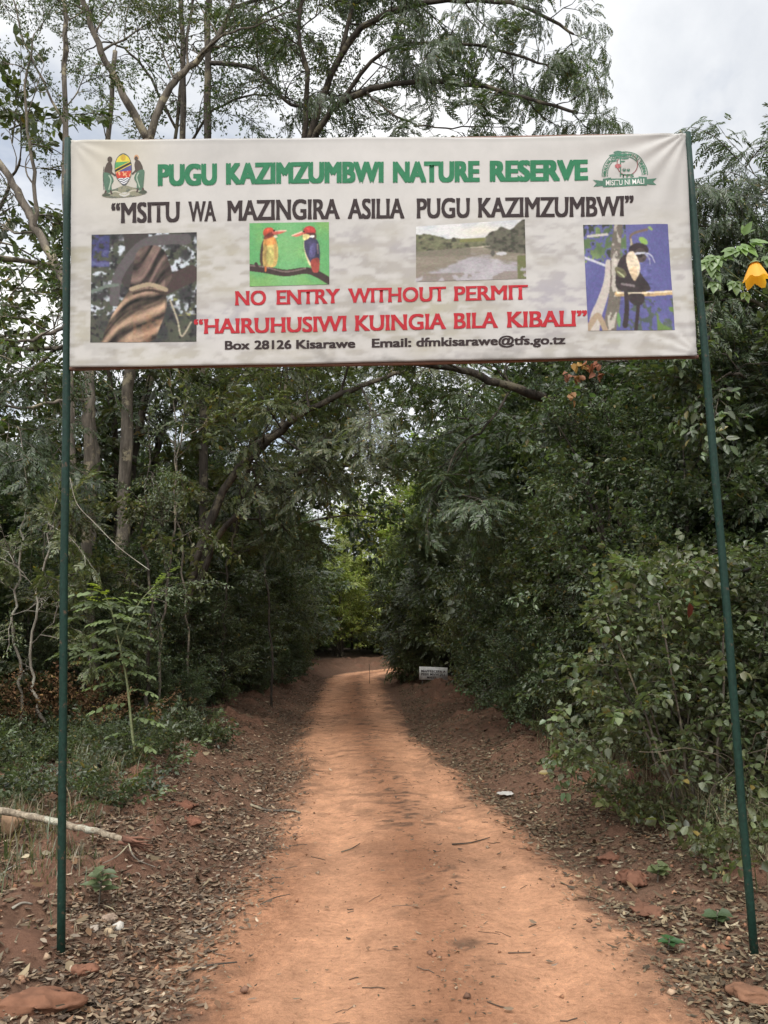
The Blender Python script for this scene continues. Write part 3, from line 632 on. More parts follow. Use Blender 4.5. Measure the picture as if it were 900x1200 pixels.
class LeafSet:
    """leaves of one spray: (k,6,3) plus twig tubes"""
    def __init__(s): s.L = []; s.W = []
    def leaves(s): return np.concatenate(s.L)
def basis(d, up):
    y = norm(np.asarray(d, float)); x = norm(np.cross(y, up)); z = np.cross(x, y); return np.stack([x, y, z], -1)   # columns
def frond(r, pairs, L, leafL, leafW, droop=.25, ang=58):
    """pinnate leaf along +Y in the XY plane: rachis with paired leaflets"""
    t = np.repeat(np.linspace(.16, .97, pairs), 2); sd = np.tile([1., -1.], pairs)
    base = np.stack([0 * t, t * L, -droop * L * t * t], -1)
    a = np.radians(ang + r.normal(0, 6, len(t)) - 18 * t); d = np.stack([sd * np.sin(a), np.cos(a), -.18 - droop * t + r.normal(0, .12, len(t))], -1)
    n = np.stack([r.normal(0, .25, len(t)), r.normal(0, .25, len(t)), np.ones(len(t))], -1)
    ll = leafL * (1 - .55 * np.abs(t - .45)) * r.uniform(.85, 1.1, len(t))
    out_ = leaf_verts(base, d, n, ll, ll * leafW, 'strap', .1, .1)
    tip = leaf_verts(np.array([[0, L, -droop * L]]), np.array([[0, 1., -2 * droop]]), np.array([[0, 0, 1.]]), np.array([leafL * .8]), np.array([leafL * .8 * leafW]), 'strap')
    return np.concatenate([out_, tip])
def place(Lv, p, d, up, s=1.0):
    return (Lv * s) @ basis(d, up).T + p
def make_spray(kind, seed):
    """about 1 unit long along +Y, +Z up"""
    r = np.random.default_rng(seed); ls = LeafSet()
    nseg = 6; ax = [np.zeros(3)]; d = np.array([0, 1., r.uniform(-.05, .25)])
    for i in range(nseg):
        d = norm(d + r.normal(0, .10, 3) + np.array([0, 0, -.07])); ax.append(ax[-1] + d / nseg)
    ax = np.array(ax); ls.W.append((ax, np.linspace(.016, .004, nseg + 1)))
    def at(t): i = min(int(t * nseg), nseg - 1); f = t * nseg - i; return ax[i] * (1 - f) + ax[i + 1] * f, norm(ax[i + 1] - ax[i])
    side = 1
    prm = {'feather': (7, 5), 'hang': (6, 5), 'simple': (8, 4), 'fine': (10, 5), 'broad': (5, 3), 'mass': (6, 3)}[kind]
    for t in np.linspace(.12, .98, prm[0]):
        t = min(1, max(.05, t + r.normal(0, .03))); p, dd = at(t); side = -side
        tl = (.55 - .30 * t) * r.uniform(.7, 1.15)
        a = math.radians(r.uniform(38, 66)); px = np.cross(dd, [0, 0, 1.]); px /= np.linalg.norm(px)
        td = norm(dd * math.cos(a) + px * side * math.sin(a) + np.array([0, 0, r.normal(0.02, .22)]))
        if t > .95: td = dd; tl = .3
        q = [p]; e = td.copy()
        for k in range(3):
            e = norm(e + r.normal(0, .12, 3) + np.array([0, 0, -.06])); q.append(q[-1] + e * tl / 3)
        q = np.array(q); ls.W.append((q, np.linspace(.007, .002, 4)))
        sd = 1
        for u in np.linspace(.25, 1, prm[1]):
            i = min(int(u * 3), 2); f = u * 3 - i; b = q[i] * (1 - f) + q[i + 1] * f; dd2 = norm(q[i + 1] - q[i]); sd = -sd
            x = np.cross(dd2, [0, 0, 1.]); x /= np.linalg.norm(x) + 1e-9
            aa = math.radians(r.uniform(35, 70)) if u < .99 else 0
            fd = norm(dd2 * math.cos(aa) + x * sd * math.sin(aa) + np.array([0, 0, r.normal(-.1, .2)])); up = norm(np.array([r.normal(0, .25), r.normal(0, .25), 1.]))
            if kind == 'feather': ls.L.append(place(frond(r, 8, .26, .085, .30), b, fd, up, r.uniform(.8, 1.15)))
            elif kind == 'hang': ls.L.append(place(frond(r, 9, .34, .095, .27, .5), b, norm(fd + np.array([0, 0, -.55])), up, r.uniform(.8, 1.15)))
            else:
                k, kd, L, W, sp = {'simple': (3, 'long', .13, .50, .05), 'fine': (4, 'long', .07, .42, .035), 'broad': (2, 'round', .19, .66, .08), 'mass': (3, 'round', .22, .6, .1)}[kind]
                bb = b + r.normal(0, sp, (k, 3)) * np.array([1, 1, .6]); ddv = norm(fd + r.normal(0, .55, (k, 3)) + np.array([0, 0, -.15]))
                nn = norm(np.array([0, 0, 1.]) + r.normal(0, .42, (k, 3))); LL = L * r.uniform(.6, 1.25, k)
                ls.L.append(leaf_verts(bb, ddv, nn, LL, LL * W, kd))
    ls.lv = ls.leaves().astype(np.float32)
    ls.nl = len(ls.lv); return ls
SPRAY = {k: [make_spray(k, 100 + 7 * j + hash_) for j in range(4)] for hash_, k in enumerate(('feather', 'hang', 'simple', 'fine', 'broad', 'mass'))}
G_DARK = np.array([.066, .086, .043]); G_MID = np.array([.090, .110, .054]); G_PALE = np.array([.110, .136, .070]); G_SUNLIT = np.array([.20, .235, .065]); G_GREY = np.array([.085, .105, .060])  # the bright yellow-green has sunlight mixed into the leaf colour
G_BROWN = np.array([.13, .075, .04])
class Plant:
    def __init__(s, seed): s.r = np.random.default_rng(seed); s.leafV = []; s.leafC = []; s.wood = Acc(); s.twigs = True
    def spray(s, kind, p, d, size, col, up=None, twig=True, var=.30):
        r = s.r; sp = SPRAY[kind][r.integers(4)]
        up = np.array([0, 0, 1.]) if up is None else up
        up = norm(up + r.normal(0, .25, 3)); B = basis(d, up)
        if abs(np.dot(norm(np.asarray(d, float)), up)) > .97: B = basis(d, norm(up + np.array([.5, .5, 0])))
        s.leafV.append(((sp.lv * size) @ B.T + np.asarray(p)).astype(np.float32))
        cc = col * (1 + r.normal(0, .14)) * (1 + r.normal(0, var, (sp.nl, 1))) * (1 + r.normal(0, .06, (sp.nl, 3)))
        old = r.random(sp.nl) < .02; cc[old] = np.array([.22, .17, .05]) * r.uniform(.5, 1, (old.sum(), 1))
        s.leafC.append(np.clip(cc, .008, .6).astype(np.float32))
        if twig:
            for i, (q, rad) in enumerate(sp.W):
                if i and size < .6 and i % 2: continue
                V, F = tube((q * size) @ B.T + np.asarray(p), np.maximum(rad * size * (1.0 if i else .8), .0016), 3, False); s.wood.add(V, F)
    def limb(s, pts, r0, r1, n=5, sides=7, amp=.0):
        q = smooth_line(pts, n)
        if amp: q = wobble(q, amp, int(s.r.integers(1e6)))
        t = np.linspace(0, 1, len(q)); rad = r0 * (1 - t)**.9 + r1 * t if r0 > r1 else np.full(len(q), r0)
        rad = np.maximum(rad, min(r0, r1)) * (1 + .06 * np.sin(t * 37 + r0 * 99))
        V, F = tube(q, rad, sides); s.wood.add(V, F); return q, rad
    def crown(s, name, parent, mat=None, loc=(0, 0, 0)):
        lv = np.concatenate(s.leafV); k = len(lv); V = lv.reshape(-1, 3); F = (np.arange(k)[:, None, None] * 6 + LQUAD).reshape(-1, 4)
        return mesh_obj(name, V - np.asarray(loc, np.float32), F, mat or LEAF, parent, np.repeat(np.concatenate(s.leafC), 6, 0))
    def branchlets(s, q, rad, kind, col, n, size, t0=.35, t1=1.0, reach=.8, droop=0.0, tips=True, bias=None, prob=1.0):
        """side limbs along a limb q, each carrying sprays"""
        r = s.r; T = norm(np.gradient(q, axis=0))
        for t in np.linspace(t0, t1, n):
            if r.random() > prob: continue
            i = int(min(t, .999) * (len(q) - 1)); p = q[i]; d = T[i]
            x = norm(np.cross(d, r.normal(0, 1, 3))); dd = norm(d * r.uniform(.2, .8) + x + np.array([0, 0, .15 - droop]) + (0 if bias is None else np.asarray(bias)))
            L = reach * r.uniform(.6, 1.25) * (1.15 - .5 * t)
            pts = [p]; e = dd
            for k in range(4):
                e = norm(e + r.normal(0, .2, 3) + np.array([0, 0, .05 - droop * .35])); pts.append(pts[-1] + e * L / 4)
            w_ = max(.006, min(rad[i] * .5, .016 * L + .006)); qq, _ = s.limb(pts, w_, w_ * .35, 2, 4)
            for k in (2, 3, 4):
                if r.random() < .85:
                    s.spray(kind, pts[k], norm(e + r.normal(0, .55, 3) + np.array([0, 0, -droop * .6])), size * r.uniform(.75, 1.2), col)
        if tips: s.spray(kind, q[-1], T[-1] + np.array([0, 0, -droop * .3]), size, col)
def finish(pl, name, loc, label, cat, bark, group=None, mat=None, crown='crown', trunk='trunk'):
    e = empty(name, loc, label, cat, group); la = np.asarray(loc, np.float32)
    if pl.wood.n:
        pl.wood.V = [v - la for v in pl.wood.V]; pl.wood.build(trunk, bark, e, smooth=True)
    if pl.leafV: pl.crown(crown, e, mat, loc)
    return e
def dup(e, loc, rz, sc, label, cat=None, group=None):
    c = e.copy(); COL.objects.link(c); c.location = loc; c.rotation_euler = (0, 0, rz); c.scale = (sc[0], sc[1], sc[2]) if not isinstance(sc, (int, float)) else (sc,) * 3
    c['label'] = label
    if group: c['group'] = group
    elif 'group' in c: del c['group']
    for ch in e.children:
        d = ch.copy(); COL.objects.link(d); d.parent = c
    return c
DK = 1.0
def G(px, py, Y):
    """the spot on the ground seen under pixel column px at distance Y"""
    Y = Y * DK; p = P(px, py, Y); return np.array([p.x, Y, gz(p.x, Y)])
def px3(pts, base=None):
    o = [np.array(P(p[0], p[1], p[2] * DK)) for p in pts]
    return ([base] if base is not None else []) + o

# ------------------------------------------------------------------ trees the photograph shows one by one
def tree_from(name, label, base, stems, seed, bark, kind, col, group=None, mat=None):
    """stems: (points, r0, r1, branchlet settings or None)"""
    pl = Plant(seed)
    for pts, r0, r1, kw in stems:
        q, rad = pl.limb(pts, r0, r1, 5, 9, .012)
        if kw:
            kw = dict(kw); kd = kw.pop('kind', kind); cl = kw.pop('col', col); pl.branchlets(q, rad, kd, cl, **kw)
    return finish(pl, name, tuple(base), label, 'tree', bark, group, mat)
DK = 1.28
# pale tree whose trunk forks just above the banner
b = G(140, 850, 9.5)
tr = px3([(141, 700, 9.5), (146, 560, 9.5), (152, 430, 9.5), (163, 290, 9.5), (173, 165, 9.5)], b)
tree_from('forked_tree', 'pale grey tree forking into a wide V just above the top edge of the banner', b, [
    (tr, .10, .075, None),
    (px3([(173, 165, 9.5), (146, 112, 9.4), (120, 62, 9.3), (98, 0, 9.2), (80, -110, 9.0)]), .07, .028, dict(n=6, size=.75, t0=.5, reach=1.0)),
    (px3([(173, 168, 9.5), (190, 118, 9.5), (215, 84, 9.6), (246, 56, 9.7), (268, 18, 9.8), (286, -60, 10)]), .066, .03, dict(n=9, size=.75, t0=.4, reach=1.1, prob=.9)),
    (px3([(232, 68, 9.6), (262, 40, 9.2), (300, 30, 8.8), (350, 10, 8.5)]), .022, .008, dict(n=8, size=.7, t0=.3, reach=.9, prob=.9)),
    (px3([(205, 92, 9.5), (190, 60, 9.9), (170, 20, 10.2)]), .018, .007, dict(n=3, size=.6, t0=.5, reach=.7)),
    ], 1, BARK, 'fine', G_DARK)
# dark straight tree, right of it
b = G(236, 835, 11)
q0 = px3([(238, 640, 11), (240, 430, 11), (241, 250, 11), (243, 120, 11), (244, 0, 11), (247, -120, 11)], b)
tree_from('straight_tree', 'dark straight trunk rising behind the banner beside the forked tree, branches reaching right', b, [
    (q0, .09, .05, dict(n=6, size=.8, t0=.74, reach=1.1, prob=.7)),
    (px3([(246, 74, 11), (290, 78, 10.6), (318, 98, 10.3), (340, 122, 10), (372, 120, 9.8), (420, 106, 9.6)]), .045, .014, dict(n=11, size=.75, t0=.3, reach=.9, prob=.9)),
    (px3([(246, 20, 11), (300, 0, 10.6), (380, -20, 10.3), (450, -30, 10)]), .04, .014, dict(n=11, size=.8, t0=.3, reach=1.0, prob=.9)),
    ], 2, BARKD, 'fine', G_DARK)
# slim pole-like tree close behind the green pole
b = G(92, 900, 8.6)
tree_from('slender_tree', 'slender pale trunk rising straight beside the left green pole', b, [
    (px3([(88, 700, 8.6), (82, 450, 8.6), (77, 250, 8.6), (75, 100, 8.6), (77, 0, 8.6), (80, -140, 8.6)], b), .055, .026, dict(n=7, size=.6, t0=.66, reach=.8, prob=.7)),
    (px3([(77, 150, 8.6), (50, 95, 8.5), (25, 40, 8.4), (10, -30, 8.3)]), .02, .008, dict(n=4, size=.55, t0=.3, reach=.7, prob=.7)),
    ], 3, BARK, 'fine', G_DARK)
# thick leaning limb at the far left
b = G(112, 880, 8.0)
tree_from('leaning_tree', 'thick trunk bending left past the edge of the banner with a leafy crown', b, [
    (px3([(104, 700, 8), (102, 560, 8), (104, 450, 8), (92, 380, 8), (70, 322, 8), (44, 272, 8), (28, 240, 8), (4, 198, 8), (-40, 140, 8), (-80, 40, 8)], b), .072, .04, dict(n=7, size=.6, t0=.6, reach=.8, prob=.8)),
    (px3([(44, 272, 8), (40, 200, 7.9), (30, 120, 7.9), (40, 40, 7.8)]), .03, .01, dict(n=5, size=.55, t0=.3, reach=.7, prob=.8)),
    (px3([(90, 376, 8), (60, 390, 7.8), (20, 400, 7.5), (-30, 390, 7.3)]), .03, .01, dict(n=7, size=.75, t0=.2, reach=.9, droop=.2)),
    (px3([(103, 470, 8), (70, 470, 7.7), (30, 480, 7.4), (-20, 470, 7.1)]), .025, .01, dict(n=7, size=.75, t0=.2, reach=.9, droop=.3, kind='feather')),
    ], 4, BARK, 'fine', G_DARK)
# the wavy trunk under the banner
b = G(118, 860, 10.2)
tree_from('wavy_tree', 'wavy grey trunk seen under the banner close to its left end', b, [
    (px3([(112, 700, 10.2), (108, 600, 10.2), (113, 540, 10.2), (106, 480, 10.2), (110, 420, 10.2), (120, 250, 10.2), (135, 60, 10.2)], b), .072, .04, dict(n=8, size=.75, t0=.45, reach=.9, prob=.8)),
    ], 5, BARK, 'fine', G_MID)
b = G(172, 850, 11.2)
tree_from('dark_tree', 'dark bent trunk seen under the banner, branching left at its foot', b, [
    (px3([(160, 700, 11.2), (152, 590, 11.2), (163, 500, 11.2), (180, 430, 11.2), (205, 300, 11.2), (215, 120, 11.2), (210, -40, 11.2)], b), .082, .045, dict(n=8, size=.8, t0=.5, reach=1.0, prob=.8)),
    (px3([(140, 780, 11.0), (136, 640, 11.0), (138, 560, 11.0), (130, 470, 11.0), (126, 420, 11.0), (118, 330, 11)], b), .058, .035, dict(n=6, size=.8, t0=.6, reach=.9)),
    ], 6, BARKD, 'fine', G_DARK)
DK = 1.0
# stems that arch over the road under the banner
b = G(200, 830, 12.5)
tree_from('arching_tree', 'thick stem leaning right under the banner and arching over the road with feathery leaves', b, [
    (px3([(212, 740, 12.5), (235, 640, 12.5), (272, 560, 12.5), (318, 516, 12.3), (352, 486, 12), (410, 456, 11.7), (470, 436, 11.5)], b), .085, .03, dict(n=11, size=.9, t0=.5, reach=1.2, droop=.25)),
    (px3([(268, 565, 12.5), (300, 520, 12.8), (330, 500, 13), (336, 430, 13.2), (350, 330, 13.4)]), .05, .02, dict(n=8, size=1.0, t0=.3, reach=1.1)),
    ], 7, BARKD, 'feather', G_GREY)
b = G(212, 825, 13.5)
tree_from('arching_tree', 'thin dark stem curving low to the right below the arching tree', b, [
    (px3([(226, 720, 13.2), (250, 640, 13), (290, 590, 12.8), (336, 562, 12.6), (380, 545, 12.4), (430, 548, 12.2)], b), .06, .018, dict(n=9, size=.8, t0=.45, reach=.9, droop=.3)),
    ], 8, BARKD, 'feather', G_GREY)
# wide feathery tree whose branches reach right above the banner
b = G(252, 815, 17)
tree_from('feathery_tree', 'tall feathery tree behind the banner, its branches reaching far right against the sky', b, [
    (px3([(262, 690, 16.6), (288, 560, 15.8), (312, 430, 14.6), (330, 300, 13.4), (352, 200, 12.5), (390, 130, 12), (450, 100, 11.5), (520, 96, 11), (600, 110, 10.6), (676, 132, 10.2)], b), .09, .018, dict(n=11, size=.66, t0=.6, reach=.75, kind='hang', droop=.1)),
    (px3([(352, 200, 12.5), (400, 60, 12), (470, 10, 11.6), (560, 0, 11.2), (620, 10, 10.8), (672, 40, 10.5)]), .06, .016, dict(n=9, size=.66, t0=.3, reach=.8, kind='hang', droop=.1)),
    (px3([(390, 130, 12), (450, 60, 11.7), (540, 52, 11.3), (610, 66, 11), (650, 82, 10.8)]), .035, .012, dict(n=7, size=.62, t0=.2, reach=.7, kind='hang', droop=.1)),
    (px3([(352, 200, 12.5), (360, 100, 12.2), (350, 20, 12), (380, -60, 12)]), .05, .02, dict(n=7, size=.8, t0=.3, reach=1.0, kind='hang')),
    (px3([(430, 108, 11.6), (470, 140, 11.4), (520, 150, 11.2), (570, 148, 11)]), .016, .008, dict(n=6, size=.7, t0=.3, reach=.6)),
    (px3([(400, 60, 12), (430, -30, 12), (520, -80, 12)]), .04, .02, dict(n=7, size=.8, t0=.2, reach=1.0, kind='hang')),
    ], 9, BARKD, 'feather', G_DARK)
# limb from the right-hand side hanging over the road below the banner
b = G(640, 850, 10.5)
tree_from('overhanging_tree', 'dark tree right of the road whose curved limb hangs out just below the banner', b, [
    (px3([(668, 760, 10.5), (690, 640, 10.5), (682, 540, 10.5), (660, 480, 10.4), (620, 462, 10.2), (580, 446, 10), (530, 432, 9.8), (470, 424, 9.6)], b), .10, .03, dict(n=8, size=.75, t0=.5, reach=.9, droop=.05, kind='feather')),
    (px3([(684, 540, 10.5), (700, 440, 10.6), (720, 330, 10.7)]), .05, .02, dict(n=8, size=.9, t0=.15, reach=1.0)),
    (px3([(600, 454, 10.1), (570, 500, 10), (540, 520, 9.9), (520, 560, 9.8)]), .018, .007, dict(n=5, size=.75, t0=.3, reach=.7, droop=.4, kind='feather')),
    ], 10, BARKD, 'simple', G_DARK)
# right edge: feathery tree with hanging fronds
b = G(985, 900, 7.6)
tree_from('feathery_tree', 'dark feathery tree leaning in at the right edge beside the yellow flower', b, [
    (px3([(985, 700, 7.6), (970, 500, 7.6), (965, 380, 7.6), (962, 300, 7.6), (955, 250, 7.6), (945, 215, 7.6)], b), .10, .03, dict(n=9, size=.65, t0=.5, reach=.8, kind='hang', droop=.2)),
    (px3([(964, 330, 7.6), (920, 290, 7.5), (880, 262, 7.4), (846, 268, 7.3)]), .03, .01, dict(n=9, size=.55, t0=.2, reach=.55, kind='hang', droop=.1)),
    (px3([(966, 420, 7.6), (920, 380, 7.4), (880, 352, 7.3), (846, 352, 7.2)]), .025, .01, dict(n=9, size=.55, t0=.2, reach=.5, kind='hang', droop=.25)),
    (px3([(958, 270, 7.6), (925, 226, 7.5), (900, 220, 7.4), (882, 240, 7.3)]), .022, .008, dict(n=7, size=.55, t0=.2, reach=.45, kind='hang', droop=.2)),
    (px3([(968, 470, 7.6), (920, 470, 7.4), (880, 440, 7.2), (850, 440, 7.1)]), .025, .01, dict(n=8, size=.6, t0=.2, reach=.6, kind='simple', droop=.1, col=G_MID)),
    ], 11, BARKD, 'hang', G_DARK)

# thin understorey stems in the left thicket
for i, (x0, Y, pts, bk, lab) in enumerate((
    (28, 9.0, [(24, 800), (16, 740), (22, 660), (30, 600)], BARKP, 'thin pale crooked stem at the left edge, left of the green pole'),
    (52, 8.8, [(46, 820), (38, 770), (46, 690), (60, 620)], BARKP, 'thin pale stem forking from the ground just left of the green pole'),
    (190, 10.4, [(186, 760), (196, 690), (205, 600), (214, 500)], BARK, 'thin upright stem right of the bright sapling'),
    (176, 9.9, [(170, 790), (178, 720), (168, 640), (176, 540)], BARKD, 'thin dark wavy stem directly behind the bright sapling'),
    (262, 13.5, [(262, 740), (268, 660), (280, 590), (296, 500)], BARKD, 'thin dark stem leaning right beneath the straight tree'),
    (318, 15.5, [(316, 740), (310, 660), (302, 560), (306, 470)], BARKD, 'thin dark stem farther along the left thicket'),
    (222, 11.8, [(220, 760), (214, 650), (206, 540), (200, 440)], BARK, 'thin grey stem leaning left in front of the straight trunk'))):
    b = G(x0, 860, Y); pl = Plant(600 + i); q, rad = pl.limb(px3([(x, y, Y) for x, y in pts], b), .020 if bk is not BARKD else .026, .008, 5, 6, .02)
    pl.branchlets(q, rad, ('fine', 'feather', 'simple')[i % 3], G_MID, 6, .6, .45, 1.0, .6, .2)
    finish(pl, 'slender_tree', tuple(b), lab, 'tree', bk)

b = G(262, 830, 18)
tree_from('slender_tree', 'thin leafy tree far behind, twigs showing between forked tree and straight trunk', b, [
    (px3([(240, 600, 17), (215, 400, 16), (200, 260, 15.4), (206, 150, 15), (220, 40, 14.6), (235, -60, 14.4)], b), .06, .02, dict(n=7, size=.9, t0=.62, reach=1.3)),
    (px3([(204, 200, 15.2), (250, 130, 14.8), (310, 110, 14.5), (350, 120, 14.3)]), .03, .01, dict(n=6, size=.8, t0=.2, reach=1.0)),
    (px3([(206, 150, 15), (170, 80, 14.8), (130, 50, 14.5), (100, 60, 14.3)]), .03, .01, dict(n=6, size=.8, t0=.2, reach=1.0)),
    (px3([(214, 80, 14.8), (280, 40, 14.5), (340, 0, 14.3), (400, -20, 14.2)]), .03, .01, dict(n=6, size=.85, t0=.2, reach=1.1)),
    ], 12, BARKD, 'fine', G_DARK)
# ------------------------------------------------------------------ shrubs
def shrub(seed, h, r, n, kinds, col, size, base=.05, top=.75, bark=None, flop=.0):
    """leafy mound of sprays round stems, uneven outline with hollows; origin at the foot"""
    pl = Plant(seed); g = pl.r; ks = list(kinds)
    ph = g.uniform(0, 6.28, 4); cnt = 0; tgt = []
    while cnt < n:
        th = g.uniform(0, 2 * np.pi); t = g.uniform(base, 1.0)
        prof = (math.sin(min(1, t / .38) * math.pi / 2) * .45 + .55) * math.sqrt(max(0, 1 - max(0, (t - .45) / .58)**2)) 
        lob = .82 + .24 * math.sin(3 * th + ph[0] + 3 * t) * math.sin(5 * t + ph[1]) + .14 * math.sin(7 * th + ph[2] + 8 * t)
        rf = g.uniform(.25, 1.0)**.55
        if vnoise(np.array([th * 2.2 + seed]), np.array([t * 5.5]), seed)[0] < .30: continue
        rr = r * prof * lob * rf; zz = t * h * (.93 + .1 * math.sin(2 * th + ph[3]))
        p = np.array([rr * math.cos(th), rr * math.sin(th), zz]); o = np.array([math.cos(th), math.sin(th), 0])
        d = norm(o * (1.0 - .5 * t) + np.array([0, 0, .15 + top * t - flop * (1 - t)]) + g.normal(0, .38, 3))
        k = ks[0] if len(ks) == 1 or g.random() < .78 else ks[1 + g.integers(len(ks) - 1)]
        pl.spray(k, p - d * size * .4, d, size * g.uniform(.7, 1.25), col * (1.0 + .35 * (vnoise(np.array([th * 3]), np.array([t * 6]), seed + 5)[0] - .5)), twig=(cnt % 2 == 0))
        if cnt % max(1, n // 12) == 0: tgt.append(p)
        cnt += 1
    for p in tgt:
        b0 = np.array([g.normal(0, .12 * r), g.normal(0, .12 * r), -.1]); m = b0 * .4 + p * .5 + np.array([0, 0, .18 * h]) * g.uniform(.3, 1)
        pl.limb([b0, b0 * .8 + np.array([p[0] * .15, p[1] * .15, p[2] * .35]), m * [1, 1, 0] * .9 + np.array([0, 0, p[2] * .75]), p], .022 + .006 * h, .006, 4, 5, .01)
    return pl
PROTO = {}
def proto(k, *a, bark=None, **kw): PROTO[k] = (shrub(*a, **kw), bark or BARKD)
proto('dark', 201, 3.0, 1.35, 400, ['simple', 'fine'], G_DARK, .44)
proto('small', 202, 1.5, 1.0, 150, ['fine', 'simple'], G_DARK * 1.15, .52)
proto('olive', 203, 2.6, 1.2, 300, ['fine', 'simple'], G_MID, .52)
proto('tall', 204, 5.2, 1.6, 330, ['simple', 'feather'], G_DARK * 1.1, .75)
proto('feathery', 205, 3.8, 1.6, 150, ['feather', 'simple'], G_GREY, .85, flop=.3)
proto('leafy', 206, 3.4, 1.3, 420, ['broad', 'simple'], G_MID * 1.05, .40, flop=.3)
proto('sunlit', 207, 7.0, 2.4, 240, ['simple', 'feather'], G_SUNLIT, 1.0, base=.15)  # far trees: the sun on them is painted as a brighter leaf colour
proto('climber', 208, 4.6, 1.25, 520, ['simple', 'broad', 'fine'], G_DARK * 1.15, .40, flop=.6)
DONE = {}
def bush(kind, x, y, sc, label, rz=None, group=None, name=None, sz=1.0, cat='bush'):
    z = gz(x, y) - .03; rz = rng.uniform(0, 6.28) if rz is None else rz
    nm = name or {'dark': 'shrub', 'small': 'shrub', 'olive': 'shrub', 'tall': 'tall_shrub', 'feathery': 'feathery_shrub', 'leafy': 'broad_leaved_shrub', 'sunlit': 'tree', 'climber': 'creeper_covered_shrub'}[kind]
    if kind not in DONE:
        pl, bk = PROTO[kind]; e = finish(pl, nm, (0, 0, 0), label, cat, bk, group, crown='foliage' if cat == 'bush' else 'crown', trunk='stems' if cat == 'bush' else 'trunk')
        DONE[kind] = e; e.location = (x, y, z); e.rotation_euler = (0, 0, rz); e.scale = (sc, sc, sc * sz); return e
    e = dup(DONE[kind], (x, y, z), rz, (sc, sc, sc * sz), label, cat, group); e.name = nm; e['category'] = cat; return e
def at_lat(lat, y):
    x = float(np.interp(y, RD[1:, 1][RD[1:, 1] < 29], RD[1:, 0][RD[1:, 1] < 29])); return x + lat
# right of the road, front row
R1 = [('olive', 3.75, 5.9, .80, 'olive shrub filling the gap right of the right green pole', 1.0),
      ('dark', 3.5, 8.0, .95, 'dark small-leaved shrub directly behind the pale broad-leaved bush', 1.05),
      ('climber', 3.05, 9.0, .95, 'tall creeper-draped shrub with orange seed pods just under the banner', 1.0),
      ('leafy', 2.95, 11.0, .85, 'broad-leaved shrub right of the road, next beyond the creeper-draped one', 1.1),
      ('dark', 2.7, 13.0, .95, 'dark shrub bulging over the right verge, nearer than the small white notice', 1.15),
      ('olive', 2.55, 15.2, 1.05, 'olive fine-leaved shrub right of the road, on the camera side of the white notice', 1.2),
      ('dark', 2.55, 17.4, 1.05, 'dark overhanging shrub whose leaves hang just right of the white notice', 1.25),
      ('small', 1.5, 21.0, 1.05, 'low dark shrub directly behind the small white notice', 1.3),
      ('feathery', 1.55, 22.0, 1.0, 'grey-green feathery shrub rising above the white notice', 1.0),
      ('dark', .85, 25.0, 1.0, 'dark shrub hiding the inside of the road bend', 1.3),
      ('small', 2.55, 12.0, .55, 'low dark shrub at the foot of the right thicket, midway to the notice', 1.0),
      ('small', 2.5, 9.6, .6, 'low dark shrub at the foot of the creeper-draped shrub', 1.0),
      ('small', 2.25, 15.8, .6, 'low dark shrub at the foot of the thicket just before the notice', 1.0),
      ('small', 2.35, 19.8, .55, 'low dark shrub tight against the right edge of the notice', 1.0)]
R1 += [('leafy', 2.75, 7.6, .55, 'small broad-leaved shrub left of the pale bush, close to the right verge', 1.0),
       ('olive', 2.55, 8.9, .55, 'low olive shrub spilling onto the right verge, below the seed pods', 1.0),
       ('small', 2.30, 10.6, .75, 'low dark shrub on the right verge between the creeper-draped and broad-leaved shrubs', 1.0),
       ('olive', 2.15, 13.0, .62, 'low olive shrub on the right verge, half way to the white notice', 1.0),
       ('dark', 3.6, 6.6, .62, 'dark low shrub filling behind the pale bush at the right edge', 1.0)]
for k, x, y, s, lab, sz in R1: bush(k, x - (.38 if y < 14.5 and s > .7 else .12 if y < 19 else 0), y, s, lab, sz=sz)
gr = 'shrubs of the thicket right of the road'; lr = 'tall dark shrub set back in the thicket right of the road'
for x, y, s in ((4.9, 7.4, .95), (4.6, 9.8, 1.0), (4.4, 12.4, 1.05), (4.2, 15, 1.15), (3.9, 17.8, 1.25), (3.5, 20.5, 1.3), (3.0, 23.5, 1.35), (6.6, 9.5, 1.0), (6.4, 13.5, 1.2), (6.0, 18, 1.35)): bush('tall', x, y, s, lr, group=gr)
